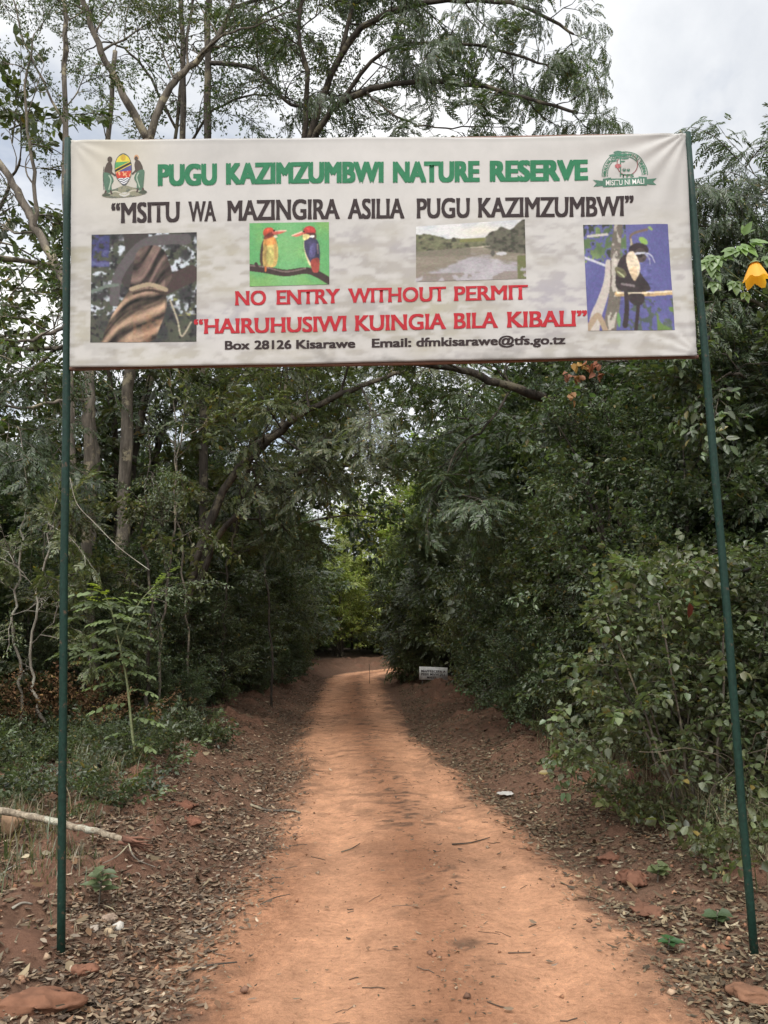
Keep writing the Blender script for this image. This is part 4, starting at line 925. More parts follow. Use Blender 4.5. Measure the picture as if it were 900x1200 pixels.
# left of the road, front row
L1 = [('small', -4.7, 8.4, .85, 'low dark shrub behind the grass, left of the left green pole', 1.0),
      ('dark', -5.3, 9.6, .85, 'dark shrub at the left edge, standing behind the low dark one', .95),
      ('olive', -3.55, 10.3, .72, 'olive shrub just behind the bright sapling', 1.0),
      ('dark', -4.7, 10.9, .75, 'dark shrub hiding the feet of the trunks left of the bright sapling', 1.0),
      ('dark', -3.6, 11.9, .72, 'dark shrub hiding the feet of the trunks right of the bright sapling', 1.1),
      ('olive', -3.3, 13.6, .80, 'olive shrub on top of the left bank, below the low curving stem', 1.0),
      ('dark', -4.0, 12.8, .95, 'dark shrub at the foot of the arching tree', .95),
      ('small', -2.75, 10.9, .5, 'small round bush standing by the bank, right of the bright sapling', 1.0),
      ('feathery', -4.6, 14.6, .95, 'feathery shrub between the trunks left of the road', 1.0),
      ('dark', -3.6, 15.6, 1.0, 'dark dense shrub left of the road under the arching stems', 1.0),
      ('olive', -3.5, 18.2, 1.1, 'olive shrub left of the road, level with the white notice', 1.05),
      ('dark', -3.45, 20.8, 1.1, 'dark shrub left of the road, a little beyond the white notice', 1.2),
      ('olive', -3.2, 23.8, 1.1, 'olive shrub on the left, last but one before the bend', 1.3),
      ('feathery', -3.6, 26.5, 1.1, 'feathery shrub on the left, last before the bend', 1.1),
      ('small', -2.85, 17.0, .6, 'low dark shrub at the edge of the left leaf litter', 1.0),
      ('small', -2.8, 20.0, .65, 'low dark shrub beside the far left verge', 1.0),
      ('small', -2.75, 23.0, .6, 'low dark shrub close to the road edge before the bend, left side', 1.0)]
for k, x, y, s, lab, sz in L1: bush(k, x, y, s, lab, sz=sz)
gl = 'shrubs of the thicket left of the road'; ll = 'tall dark shrub set back in the thicket left of the road'
for x, y, s in ((-7.0, 10.5, .75), (-6.0, 12.6, .75), (-5.6, 15.5, .8), (-5.2, 18.5, .9), (-5.0, 21.5, 1.0), (-5.0, 24.5, 1.15), (-7.6, 14.5, .8), (-7.2, 18.5, .9), (-7, 22.5, 1.1)): bush('tall', x, y, s, ll, group=gl)
# round the bend
gb = 'shrubs where the road bends out of sight'; lb = 'dark tall shrub closing the view beyond the road bend'
for x, y, s in ((-3.4, 30.5, 1.0), (-3.0, 36.5, .75), (.3, 35.8, .8), (2.4, 37.5, 1.1), (-4.8, 34, 1.2), (4.6, 31.2, 1.0)): bush('tall', x, y, s, lb, group=gb)
bush('sunlit', -2.0, 34.2, .62, 'bright lime-green tree, its glow painted into the leaves, low behind the road bend', cat='tree')
bush('sunlit', 3.0, 34.2, 1.22, 'tall lime-green tree, light painted into its leaves, beyond the right thicket', cat='tree', sz=1.15)
bush('sunlit', -.8, 38.0, 1.05, 'lime-green tree with sunlight painted into its leaves, farthest back above the middle of the road', cat='tree')
# ------------------------------------------------------------------ canopy trees along the road
def canopy_tree(seed, h, lean, col, kinds):
    pl = Plant(seed); g = pl.r
    q, rad = pl.limb([(0, 0, -.2), (lean * .08, g.normal(0, .1), h * .3), (lean * .35, g.normal(0, .2), h * .6), (lean, g.normal(0, .3), h * .92)], .14, .04, 6, 8, .015)
    for i in range(9):
        t = .42 + .58 * i / 9; p = q[int(t * (len(q) - 1))]; th = i * 2.4 + g.uniform(-.4, .4)
        d = np.array([math.cos(th) + .5 * np.sign(lean), math.sin(th), g.uniform(.15, .7)]); L = h * .30 * g.uniform(.7, 1.2)
        qq, rr = pl.limb([p, p + d * L * .4, p + d * L * .8 + [0, 0, .05 * L], p + d * L * 1.1], .05, .015, 4, 6, .02)
        pl.branchlets(qq, rr, kinds, col, 5, 1.15, .35, 1.0, 1.1, .12)
    return pl
cp = [finish(canopy_tree(301, 9.5, 2.0, G_GREY, 'feather'), 'canopy_tree', (0, 0, 0), '', 'tree', BARKD),
      finish(canopy_tree(302, 8.5, 1.4, G_DARK, 'simple'), 'canopy_tree', (0, 0, 0), '', 'tree', BARK)]
gt = 'trees whose crowns close over the road'
spots = [(0, -5.4, 17.5, 0.0, .92, 'feathery tree left of the road leaning over it, beyond the arching stems'),
         (1, -5.2, 20.5, .3, 1.05, 'dark-leaved tree left of the road level with the notice'),
                  (0, 5.6, 19.5, 3.2, .85, 'feathery tree right of the road behind the white notice'),
         (1, 4.0, 36.5, 2.6, 1.1, 'dark-leaved tree far back beyond the bend on the right'),
         (1, -7.6, 12.2, .9, 1.0, 'dark-leaved tree deep in the left thicket, behind the leaning one'),
         (1, 5.6, 10.8, 2.9, .62, 'dark-leaved tree standing behind the right green pole')]
used = [0, 0]
for i, x, y, rz, s, lab in spots:
    if not used[i]:
        e = cp[i]; e.location = (x, y, gz(x, y)); e.rotation_euler = (0, 0, rz); e.scale = (s, s, s); e['label'] = lab; e['group'] = gt; used[i] = 1
    else: dup(cp[i], (x, y, gz(x, y)), rz, s, lab, group=gt)
# ------------------------------------------------------------------ the wood behind, one mass
pm = Plant(401)
def mass(n, xr, yr, zr, col):
    for i in range(n):
        x, y = rng.uniform(*xr), rng.uniform(*yr); z = gz(x, y) + zr * rng.uniform(0, 1)**1.15
        d = norm(rng.normal(0, 1, 3) + np.array([0, 0, .2])); pm.spray('mass', (x, y, z), d, rng.uniform(.9, 1.5), col * rng.uniform(.7, 1.2), twig=False)
mass(1300, (-17, -7.5), (8, 36), 3.6, G_DARK); mass(1200, (6.0, 15), (8, 36), 4.2, G_DARK); mass(900, (-15, 14), (40, 47), 4.5, G_DARK)
mass(300, (4.4, 8), (5.2, 9), 2.4, G_DARK)
o = pm.crown('woods', None); tag(o, 'dark mass of undergrowth behind the trees and shrubs', kind='stuff')

# ------------------------------------------------------------------ plants close to the camera
def near_plant(pl, name, loc, label, cat='plant', bark=BARK, **kw): return finish(pl, name, tuple(loc), label, cat, bark, crown='foliage', trunk='stems', **kw)
# pale broad-leaved bush behind the right pole
pl = Plant(501); g = pl.r; c0 = G(822, 985, 6.3)
for i in range(310):
    th = g.uniform(0, 6.28); t = g.uniform(.0, 1); rr = 1.0 * math.sqrt(g.uniform(.2, 1)) * (1 - .55 * t)
    p = c0 + np.array([rr * math.cos(th) * 1.05 - .05, rr * math.sin(th) * .6, .32 + 1.55 * t]); d = norm(np.array([math.cos(th) * .8, math.sin(th) * .8 - .35, .15]) + g.normal(0, .35, 3))
    pl.spray('broad', p - d * .15, d, .30 * g.uniform(.8, 1.2), G_PALE * .95, var=.15)
for i in range(9):
    th = i * .7; pl.limb([c0 + [.1 * math.cos(th), .1 * math.sin(th), -.1], c0 + [.35 * math.cos(th), .3 * math.sin(th), .5], c0 + [.7 * math.cos(th), .45 * math.sin(th), 1.1 + .07 * i]], .014, .005, 5, 5, .01)
pale = near_plant(pl, 'broad_leaved_bush', c0, 'pale broad-leaved bush sprawling behind the right green pole', 'bush')
dl = leaf_verts(np.array([P(808, 706, 5.75)]), np.array([[.05, 0, -1.]]), np.array([[0, -1., .1]]), np.array([.11]), np.array([.045]), 'long', .3, .5)[0] - c0
o = mesh_obj('dead_leaf', dl, LQUAD, DRYLEAF, pale, np.tile([.09, .028, .018], (6, 1))); o['label'] = 'dead dark red leaf hanging among the pale ones'
# climber with round leaves hanging by the notice
pl = Plant(502); top = np.array(P(548, 640, 14.5)); lo = np.array(P(528, 712, 14.2)); gb_ = np.array([top[0] + .9, 15.3, gz(top[0] + .9, 15.3)])
q, rad = pl.limb([gb_, gb_ + [-.2, -.2, 1.6], top + [.1, .1, .25], top, (top + lo) / 2 + [.05, 0, 0], lo], .014, .006, 6, 5)
for i in range(20):
    t = i / 19; p = top * (1 - t) + lo * t + pl.r.normal(0, .09, 3); dd = norm(np.array([pl.r.normal(0, .6), -.6, -.5]))
    pl.leafV.append(leaf_verts(p[None], dd[None], norm(np.array([[pl.r.normal(0, .3), -.7, .7]])), np.array([.155]), np.array([.125]), 'round').astype(np.float32)); pl.leafC.append((G_PALE * .85 * pl.r.uniform(.8, 1.2))[None].astype(np.float32))
near_plant(pl, 'climbing_vine', gb_, 'pale round-leaved climber dangling above the white notice')
# bright sapling left
pl = Plant(503); b = G(160, 905, 7.6)
st = px3([(154, 850, 7.6), (149, 800, 7.6), (142, 765, 7.6), (132, 720, 7.55), (122, 695, 7.5)], b); q, rad = pl.limb(st, .014, .004, 6, 6)
def comp(pl, p, d, L, pairs, ll, col):
    fr_ = frond(pl.r, pairs, L, ll, .45, .25); pl.leafV.append(place(fr_, np.asarray(p), norm(np.asarray(d, float)), np.array([0, 0, 1.])).astype(np.float32)); pl.leafC.append(np.tile(col, (len(fr_), 1)).astype(np.float32) * pl.r.uniform(.8, 1.2, (len(fr_), 1)))
for i, t in enumerate(np.linspace(.08, 1, 17)):
    p = q[int(t * (len(q) - 1))]; s_ = 1 if i % 2 else -1; comp(pl, p, (s_ * pl.r.uniform(.6, 1), -.3 + pl.r.normal(0, .4), .1), pl.r.uniform(.18, .32), 5, .10, np.array([.15, .19, .085]))
q2, _ = pl.limb([q[int(.62 * len(q))]] + px3([(160, 712, 7.5), (176, 692, 7.45), (196, 672, 7.4)]), .007, .003, 5, 4)
for i, t in enumerate(np.linspace(.25, 1, 12)): comp(pl, q2[int(t * (len(q2) - 1))], (pl.r.normal(0, .7), -.3, .35), .14, 4, .055, np.array([.17, .215, .075]))
for i in range(7): comp(pl, np.array(P(120, 706 - 3 * i, 7.5)), (pl.r.normal(0, .8), -.4, .3), .11, 4, .05, np.array([.24, .28, .05]))
for i in range(26):
    t = pl.r.uniform(0, .95); comp(pl, np.array(P(128 + pl.r.normal(0, 16), 700 + 70 * pl.r.random(), 7.65 + pl.r.normal(0, .15))), (pl.r.normal(0, 1), -.5, .05), .22, 5, .10, G_PALE * .8)
near_plant(pl, 'sapling', b, 'bright green sapling with paired leaflets standing by the left bank', bark=mat_flat('green_stem', (.22, .24, .12), .7))
# small plant by the fallen branch, seedling on the right verge
def seedling(name, loc, h, n, L, col, lab, seed, kind='long'):
    pl = Plant(seed); loc = np.array(loc); pl.limb([loc - [0, 0, .03], loc + [.01, 0, h * .5], loc + [.02, .01, h]], .006, .003, 3, 5)
    for i in range(n):
        th = i * 2.4; t = .4 + .6 * i / n; d = np.array([[math.cos(th), math.sin(th), .35 - .3 * t]])
        pl.leafV.append(leaf_verts((loc + [.015 * t, 0, h * t])[None], d, np.array([[0, -.2, 1.]]), np.array([L * .8 * pl.r.uniform(.7, 1.1)]), np.array([L * (.42 if kind == 'long' else .75)]), kind).astype(np.float32)); pl.leafC.append((col * pl.r.uniform(.8, 1.2))[None].astype(np.float32))
    near_plant(pl, name, loc, lab, bark=BARK)
seedling('seedling', G(116, 1035, 4.75), .20, 16, .13, G_PALE * 1.0, 'leafy green seedling below the fallen branch', 511)
seedling('seedling', G(781, 1100, 4.3), .05, 7, .10, np.array([.045, .095, .035]), 'tiny bright green seedling lying in the litter left of the right pole', 512)
seedling('seedling', G(838, 1082, 4.45), .07, 6, .11, np.array([.065, .095, .045]), 'tiny pale green seedling just beside the foot of the right pole', 513, 'round')
seedling('seedling', G(770, 1035, 5.2), .10, 9, .10, G_MID * 1.3, 'small green seedling among dry stems on the right verge', 514, 'round')
# flowering plant at the right edge
pl = Plant(504); b = G(1000, 1040, 5.0)
st = px3([(990, 800, 5.0), (960, 560, 4.9), (925, 400, 4.8), (888, 316, 4.7), (868, 294, 4.65)], b); q, rad = pl.limb(st, .018, .005, 6, 6)
q2, _ = pl.limb(px3([(905, 352, 4.75), (870, 330, 4.7), (838, 306, 4.65), (830, 312, 4.62)]), .005, .002, 5, 5)
def palm_leaf(c, d, n, L, col, lobes=5):
    for k in range(lobes):
        a = (k - (lobes - 1) / 2) * .62; dd = norm(np.asarray(d, float)); x = norm(np.cross(dd, n)); v_ = dd * math.cos(a) + x * math.sin(a)
        l_ = L * (1 - .22 * abs(k - (lobes - 1) / 2))
        pl.leafV.append(leaf_verts(np.array([c]), v_[None], norm(np.asarray(n, float))[None], np.array([l_]), np.array([l_ * .52]), 'round', .12, .15).astype(np.float32)); pl.leafC.append((np.asarray(col) * pl.r.uniform(.85, 1.15))[None].astype(np.float32))
fc = np.array([.12, .20, .06])
for (x, y, dx, dz, L) in ((862, 292, -.7, -.45, .115), (868, 288, .5, -.5, .13), (872, 276, .2, .5, .09), (838, 300, -.35, -.8, .12), (832, 304, -.1, -1, .13), (846, 300, .4, -.3, .08), (900, 300, .3, -.8, .12), (880, 284, .9, -.1, .11), (838, 330, -.3, -.9, .09), (862, 330, -.1, -1, .10), (872, 342, .2, -1, .08), (835, 318, .5, -.9, .09)):
    palm_leaf(np.array(P(x, y, 4.66)), (dx, -.35, dz), (0, -.75, .65), L, fc * pl.r.uniform(.8, 1.15), 3 if L < .1 else 5)
fl = near_plant(pl, 'flowering_plant', b, 'tall leafy stem reaching in at the right edge with one yellow trumpet flower', bark=mat_flat('plant_stem', (.10, .13, .05), .7))
c_ = np.array(P(884, 306, 4.62)); ax = norm(np.array([-.05, -.15, -1.])); Bs = basis(ax, np.array([0, -1., 0])); rows = []
for t in np.linspace(0, 1, 7):
    th = np.linspace(0, 2 * np.pi, 25)[:-1]; rd_ = (.012 + .058 * t**.8) * (1 + .16 * t * np.cos(5 * th) + .05 * t * np.cos(15 * th)); zz = .135 * t + .018 * t**3 * np.cos(5 * th)
    rows.append(np.stack([rd_ * np.cos(th), zz, rd_ * np.sin(th)], -1))
V = np.array(rows).reshape(-1, 3) @ Bs.T + c_; i_ = np.arange(6)[:, None] * 24; j_ = np.arange(24)[None]; k_ = (j_ + 1) % 24
Fq = np.stack([i_ + j_, i_ + k_, i_ + 24 + k_, i_ + 24 + j_], -1).reshape(-1, 4)
mesh_obj('flower', V - b, Fq, mat_leaf('yellow_petal', .45, .5, .2), fl, np.tile([.74, .43, .08], (len(V), 1)), smooth=True)
V2 = np.array(rows)[:3].reshape(-1, 3) * [1.12, .62, 1.12]; i2 = np.arange(2)[:, None] * 24; F2 = np.stack([i2 + j_, i2 + k_, i2 + 24 + k_, i2 + 24 + j_], -1).reshape(-1, 4)
mesh_obj('calyx', V2 @ Bs.T + c_ - b, F2, bpy.data.materials['plant_stem'], fl, smooth=True)
V, F = tube(px3([(888, 300, 4.66), (885, 303, 4.63), (884, 308, 4.62)]), [.004, .010, .013], 7); mesh_obj('flower_stalk', V - b, fixq(F), bpy.data.materials['plant_stem'], fl)
# orange seed pods on the creeper-draped shrub
pod = [o for o in S.objects if o.get('label', '').startswith('tall creeper-draped')][0]
inv = (Matrix.Translation(pod.location) @ pod.rotation_euler.to_matrix().to_4x4() @ Matrix.Diagonal((*pod.scale, 1))).inverted()
PODM = mat_leaf('orange_pod', .3, .6, .2)
for (x, y, cc) in ((665, 438, (.20, .085, .05)), (678, 440, (.22, .10, .055)), (676, 426, (.34, .19, .06)), (686, 430, (.24, .10, .06)), (697, 428, (.20, .08, .05)), (700, 438, (.19, .08, .05)), (669, 462, (.3, .15, .08))):
    c_ = P(x, y, 8.1); rows = []
    lv = leaf_verts(np.tile(np.array(c_), (5, 1)) + rng.normal(0, .02, (5, 3)), norm(np.array([0, -.2, -1.]) + rng.normal(0, .5, (5, 3))), rng.normal(0, 1, (5, 3)), np.full(5, .085), np.full(5, .055), 'round', .3, .2).reshape(-1, 3)
    mesh_obj('seed_pod', np.array([tuple(inv @ Vector(p)) for p in lv]), (np.arange(5)[:, None, None] * 6 + LQUAD).reshape(-1, 4), PODM, pod, np.tile(cc, (30, 1)))

# ------------------------------------------------------------------ ground cover: leaf litter, grass, dry stems
def scatter(n, xr, yr, dens, near=2.6):
    xs = []; ys = []; tot = 0
    while tot < n:
        m = n * 3; y = near * (yr[1] / near)**rng.random(m) if yr[0] <= near else rng.uniform(*yr, m); x = rng.uniform(*xr, m)
        z, lat, edge, lump, cl = ground(x, y, True); k = rng.random(m) < dens(x, y, lat, edge, lump, cl)
        xs.append(x[k]); ys.append(y[k]); tot += k.sum()
    return np.concatenate(xs)[:n], np.concatenate(ys)[:n]
LIT = np.array([(.165, .118, .080), (.105, .074, .052), (.25, .185, .125), (.062, .045, .034), (.36, .285, .205), (.15, .085, .052), (.20, .158, .12)])
def litter(name, n, xr, yr, dens, lab, Lr=(.018, .055), lift=.003, tilt=.24):
    x, y = scatter(n, xr, yr, dens); z = ground(x, y); k = len(x); th = rng.uniform(0, 6.28, k)
    d = np.stack([np.cos(th), np.sin(th), rng.normal(0, tilt * .6, k)], -1); nn = np.stack([rng.normal(0, tilt, k), rng.normal(0, tilt, k), np.ones(k)], -1)
    L = rng.uniform(*Lr, k); base = np.stack([x, y, z + lift + rng.random(k) * .016], -1) - d * L[:, None] * .5
    V = leaf_verts(base, d, nn, L, L * rng.uniform(.28, .5, k), 'long', .14, 0)
    V[:, 3, 2] += L * rng.normal(.05, .18, k); V[:, 0, 2] += L * rng.uniform(0, .12, k)
    gzv = ground(V[:, :, 0].ravel(), V[:, :, 1].ravel()).reshape(k, 6); V[:, :, 2] = np.maximum(V[:, :, 2], gzv + .002)
    c = LIT[rng.choice(len(LIT), k, p=(.25, .29, .08, .19, .02, .11, .06))] * rng.uniform(.7, 1.3, (k, 1))
    o = mesh_obj(name, V.reshape(-1, 3), (np.arange(k)[:, None, None] * 6 + LQUAD).reshape(-1, 4), DRYLEAF, None, np.repeat(c, 6, 0)); tag(o, lab, kind='stuff')
def dside(sign):
    def d_(x, y, lat, edge, lump, cl):
        pat = sst(fbm(x * 1.7, y * 1.1, 3, 171), .30, .52)
        return (np.sign(lat) == sign) * sst(edge, -.22, .25) * (1 - .7 * sst(edge, 1.9, 3.2)) * (.4 + .6 * pat) * (1 - .8 * sst(cl, .03, .10)) * (1 - .6 * sst(lump, .14, .26))
    return d_
litter('leaf_litter', 64000, (-6, -.5), (2.6, 27), dside(-1), 'dry brown leaf litter on the left verge')
litter('leaf_litter', 54000, (.3, 5.5), (2.6, 27), dside(1), 'dry brown leaf litter on the right verge')
litter('leaf_litter', 520, (-1.6, 1.6), (2.6, 22), lambda x, y, lat, e, l, c: (e < .15) * (.15 + .85 * sst(e, -.6, .1)) * (.25 + .75 * np.exp(-((lat - .1) / .2)**2)), 'scattered dry leaves lying on the orange road', (.02, .05))
litter('leaf_litter', 3200, (-1.4, 1.4), (2.6, 22), lambda x, y, lat, e, l, c: (e < .1) * (.10 + 1.0 * np.exp(-((lat - .1) / .13)**2) * sst(fbm(x * 3, y * 1.2, 3, 62), .42, .6) + .8 * sst(e, -.3, .05)), 'crushed leaf fragments along the middle and edges of the road', (.008, .026), .002, .15)
litter('leaf_litter', 1500, (-5, 5), (2.6, 16), lambda x, y, lat, e, l, c: sst(e, .1, .5) * (1 - .6 * sst(e, 2.2, 3.4)), 'larger curled dry leaves lying on top of the litter', (.055, .095), .012, .45)
def crumbs(name, n, xr, yr, dens, lab, sr):
    x, y = scatter(n, xr, yr, dens); k = len(x); z = ground(x, y); s = sr[0] * (sr[1] / sr[0])**(rng.random(k)**2.2); g = rng.normal(0, 1, (k, 6, 3)) * .22
    T = np.array([(1, 0, 0), (-1, 0, 0), (0, 1, 0), (0, -1, 0), (0, 0, .8), (0, 0, -.8)]); th = rng.uniform(0, 6.28, k); V = (T + g) * s[:, None, None]
    V = np.stack([V[..., 0] * np.cos(th)[:, None] - V[..., 1] * np.sin(th)[:, None], V[..., 0] * np.sin(th)[:, None] + V[..., 1] * np.cos(th)[:, None], V[..., 2]], -1) + np.stack([x, y, z + s * .3], -1)[:, None]
    F = np.array([(0, 2, 4), (2, 1, 4), (1, 3, 4), (3, 0, 4), (2, 0, 5), (1, 2, 5), (3, 1, 5), (0, 3, 5)]); cs = np.array([(.30, .155, .09), (.22, .11, .065), (.16, .09, .06), (.34, .24, .16)])[rng.integers(4, size=k)] * rng.uniform(.7, 1.15, (k, 1))
    o = mesh_obj(name, V.reshape(-1, 3), (np.arange(k)[:, None, None] * 6 + F).reshape(-1, 3), STONE_C, None, np.repeat(cs, 6, 0)); tag(o, lab, kind='stuff')
STONE_C = mat_attr('soil_crumb', .95, 60, (.8, 1.15), spec=.1)
crumbs('gravel', 9000, (-5, 5), (2.6, 20), lambda x, y, lat, e, l, c: .06 + .94 * sst(e, -.3, .15) * (1 - .7 * sst(e, 1.5, 2.5)), 'crumbs of red earth and grit along the road edges', (.003, .022))
def blades(name, n, xr, yr, dens, cols, hr, lab, mat, wid=.006, bend=.5):
    x, y = scatter(n, xr, yr, dens); z = ground(x, y); k = len(x); th = rng.uniform(0, 6.28, k); h = rng.uniform(*hr, k)
    d = np.stack([np.cos(th), np.sin(th), 0 * th], -1); sdv = np.stack([-np.sin(th), np.cos(th), 0 * th], -1); b = np.stack([x, y, z - .01], -1); bn = rng.uniform(.15, 1, k) * bend * h
    rows = []
    for t in (0, .4, .75, 1):
        c = b + d * (bn * t**2)[:, None] + np.array([0, 0, 1.]) * (h * (t - .25 * t**3 * bend))[:, None]; wv = wid * rng.uniform(.6, 1.3, k) * (1 - .9 * t)
        rows += [c - sdv * wv[:, None], c + sdv * wv[:, None]]
    V = np.stack(rows, 1); F = np.array([[0, 1, 3, 2], [2, 3, 5, 4], [4, 5, 7, 6]]); c = np.asarray(cols)[rng.integers(len(cols), size=k)] * rng.uniform(.7, 1.25, (k, 1))
    o = mesh_obj(name, V.reshape(-1, 3), (np.arange(k)[:, None, None] * 8 + F).reshape(-1, 4), mat, None, np.repeat(c, 8, 0)); tag(o, lab, kind='stuff')
gcols = [(.075, .095, .045), (.11, .11, .055), (.06, .08, .035), (.17, .14, .085), (.21, .17, .11)]
clump = lambda x, y, s: sst(fbm(x * 2.6, y * 2.6, 3, s), .38, .58)
blades('grass', 15000, (-6.5, -1.9), (4.6, 10.5), lambda x, y, lat, e, l, c: sst(e, 1.1, 2.0) * clump(x, y, 181) * (.5 + .5 * sst(y, 6.0, 7.2)), gcols, (.08, .30), 'green and straw grass around the fallen branch on the left', LEAF, .006, .8)
blades('grass', 4200, (-3.9, -1.5), (3.1, 6.4), lambda x, y, lat, e, l, c: sst(e, .6, 1.3) * clump(x, y, 182) * .6, gcols, (.04, .15), 'short grass round the foot of the left pole', LEAF, .004, .8)
dcols = [(.17, .135, .085), (.12, .095, .06), (.22, .18, .12), (.10, .11, .05)]
blades('dry_grass', 10000, (1.6, 4.4), (4.3, 9.5), lambda x, y, lat, e, l, c: sst(e, .75, 1.35) * clump(x, y, 183), dcols, (.10, .55), 'dry straw-coloured grass and stems under the right thicket', DRYLEAF, .0035, 1.0)
# broad ground leaves among the grass
pg = Plant(520)
for i in range(950):
    y = rng.uniform(5.9, 10.2); x = rng.uniform(-5.5, -2.0)
    if fbm(np.array([x * 1.5]), np.array([y * 1.5]), 3, 191)[0] < .42: continue
    pg.spray('simple' if i % 3 else 'fine', (x, y, gz(x, y) + .02), norm(np.array([rng.normal(0, .6), rng.normal(0, .6), .8])), rng.uniform(.22, .42), G_MID * rng.uniform(.6, 1.15), twig=False)
o = pg.crown('weeds', None); tag(o, 'low green weeds on the left bank', kind='stuff')
pg = Plant(522)
for i in range(330):
    y = rng.uniform(4.9, 11.5); x = rng.uniform(1.75, 3.2)
    if fbm(np.array([x * 1.7]), np.array([y * 1.7]), 3, 192)[0] < .45: continue
    pg.spray(('simple', 'fine', 'broad')[i % 3], (x, y, gz(x, y) + .03), norm(np.array([rng.normal(-.2, .6), rng.normal(-.2, .6), .8])), rng.uniform(.2, .40), G_MID * rng.uniform(.7, 1.2), twig=False)
o = pg.crown('weeds', None); tag(o, 'low green weeds along the foot of the right thicket', kind='stuff')
# brown dead scrub behind the grass
pg = Plant(521)
for i in range(120):
    x = rng.uniform(-4.6, -2.9); y = rng.uniform(8.6, 11); pg.spray('fine', (x, y, gz(x, y) + rng.uniform(0, .35)), norm(rng.normal(0, 1, 3) + [0, 0, .5]), rng.uniform(.4, .7), G_BROWN, twig=False)
o = pg.crown('dead_brush', None, DRYLEAF); tag(o, 'rusty brown dead brush at the foot of the left thicket', kind='stuff')
# tangled dry vines hanging under the right thicket
acc = Acc()
for i in range(170):
    x = rng.uniform(2.1, 3.6); y = rng.uniform(5.3, 7.2); h = rng.uniform(.25, .75); z = gz(x, y); q = [np.array([x, y, z + h])]; d = np.array([rng.normal(0, .5), rng.normal(-.2, .4), .2])
    for k in range(6): d = d + rng.normal(0, .35, 3) + [0, 0, -.35]; q.append(q[-1] + norm(d) * h / 5); q[-1][2] = max(q[-1][2], z + .01)
    V, F = tube(smooth_line(q, 3), rng.uniform(.0014, .0034), 4, False); acc.add(V, F, np.array([.15, .12, .085]) * rng.uniform(.4, 1.2))
VINE = mat_attr('dry_stem', .9, 20)
o = acc.build('dry_vines', VINE); tag(o, 'tangle of thin dry vines under the right thicket', kind='stuff')
acc = Acc()
for i in range(260):
    y = 2.6 * (16 / 2.6)**rng.random(); x = at_lat(rng.uniform(-2.6, 2.6), y); z = gz(x, y); a = rng.uniform(0, 6.28) if abs(x) > 1 else rng.normal(0, .5); L = rng.uniform(.03, .13); d = np.array([math.cos(a), math.sin(a), 0]) * L
    q = [np.array([x, y, 0]) + d * t + np.array([0, rng.normal(0, .08) * L, 0]) for t in (-.5, -.1, .2, .5)]
    for p in q: p[2] = gz(p[0], p[1]) + .004
    V, F = tube(q, rng.uniform(.0012, .003), 4, False); acc.add(V, F, np.array([.10, .07, .05]) * rng.uniform(.5, 1.6))
o = acc.build('twig_litter', VINE); tag(o, 'thin dry twigs strewn over the road and verges', kind='stuff')

# ------------------------------------------------------------------ single things on the ground
def ground_px(px, py):
    Y = 4.0
    for _ in range(12):
        p = P(px, py, Y); z = gz(p.x, Y); r = CROT @ Vector(((px - 450) / FPX, (600 - py) / FPX, -1)); Y = max(2.5, min(40, .5 * Y + .5 * (z - CAM.z) / r.z * r.y))
    return np.array([P(px, py, Y).x, Y, gz(P(px, py, Y).x, Y)])
def rock(px, py, sx, sy, sz, col, lab, seed, name='stone', rough=.9):
    import bmesh
    bm = bmesh.new(); bmesh.ops.create_icosphere(bm, subdivisions=4, radius=1.0); g = np.random.default_rng(seed); ph = g.uniform(0, 50, 3)
    V = np.array([v.co for v in bm.verts]); F = np.array([[v.index for v in f.verts] for f in bm.faces]); bm.free()
    cut = g.normal(0, 1, (7, 3)); cut /= np.linalg.norm(cut, axis=1)[:, None]
    for c in cut: s_ = V @ c; k = s_ > .72; V[k] -= c * ((s_[k] - .72) * .9)[:, None]
    V *= (1 + .55 * (fbm(V[:, 0] * 1.9 + ph[0], V[:, 1] * 1.9 + V[:, 2] * 1.7 + ph[1], 5, seed) - .5))[:, None]
    a = g.uniform(0, 3); V = V * [sx, sy, sz]; V = np.stack([V[:, 0] * math.cos(a) - V[:, 1] * math.sin(a), V[:, 0] * math.sin(a) + V[:, 1] * math.cos(a), V[:, 2]], -1)
    if name != 'stone': V[:, 2] *= .7; V += .17 * min(sx, sy) * (np.stack([fbm(V[:, (i + 1) % 3] / sx * 3.1 + i, V[:, i] / sx * 3.1 + V[:, (i + 2) % 3] / sx * 2, 4, seed + i) for i in range(3)], -1) - .5) * 4
    b = ground_px(px, py); c = np.asarray(col) * (1 if name == 'stone' else .60) * (1 + .5 * (fbm(V[:, 0] * 30, V[:, 1] * 30 + V[:, 2] * 25, 3, seed + 1) - .5))[:, None]
    o = mesh_obj(name, V, F, STONE, None, c, True); o.location = (b[0], b[1], b[2] + sz * (.25 if name == 'stone' else .05)); tag(o, lab, 'stone' if name == 'stone' else 'earth clod')
STONE = mat_attr('stone', .9, 22, (.8, 1.15), .6, .01)
rock(139, 1087, .032, .026, .024, (.42, .39, .34), 'small whitish stone on the left verge beside a larger tan one', 1)
rock(126, 1080, .060, .040, .032, (.26, .19, .14), 'flat tan stone on the left verge, the largest of its cluster', 2)
rock(127, 1096, .028, .022, .028, (.32, .24, .15), 'small yellowish stone just below the whitish one', 3)
rock(111, 1090, .032, .026, .02, (.30, .25, .20), 'small pale grey stone nearest the left pole', 4)
rock(25, 1150, .022, .02, .018, (.30, .17, .10), 'small orange stone near the bottom left corner', 5)
rock(36, 1180, .20, .13, .07, (.25, .115, .065), 'big red earth clod at the bottom left corner', 6, 'earth_clod')
rock(97, 1138, .07, .055, .035, (.24, .11, .065), 'red earth clod right of the left pole foot', 7, 'earth_clod')
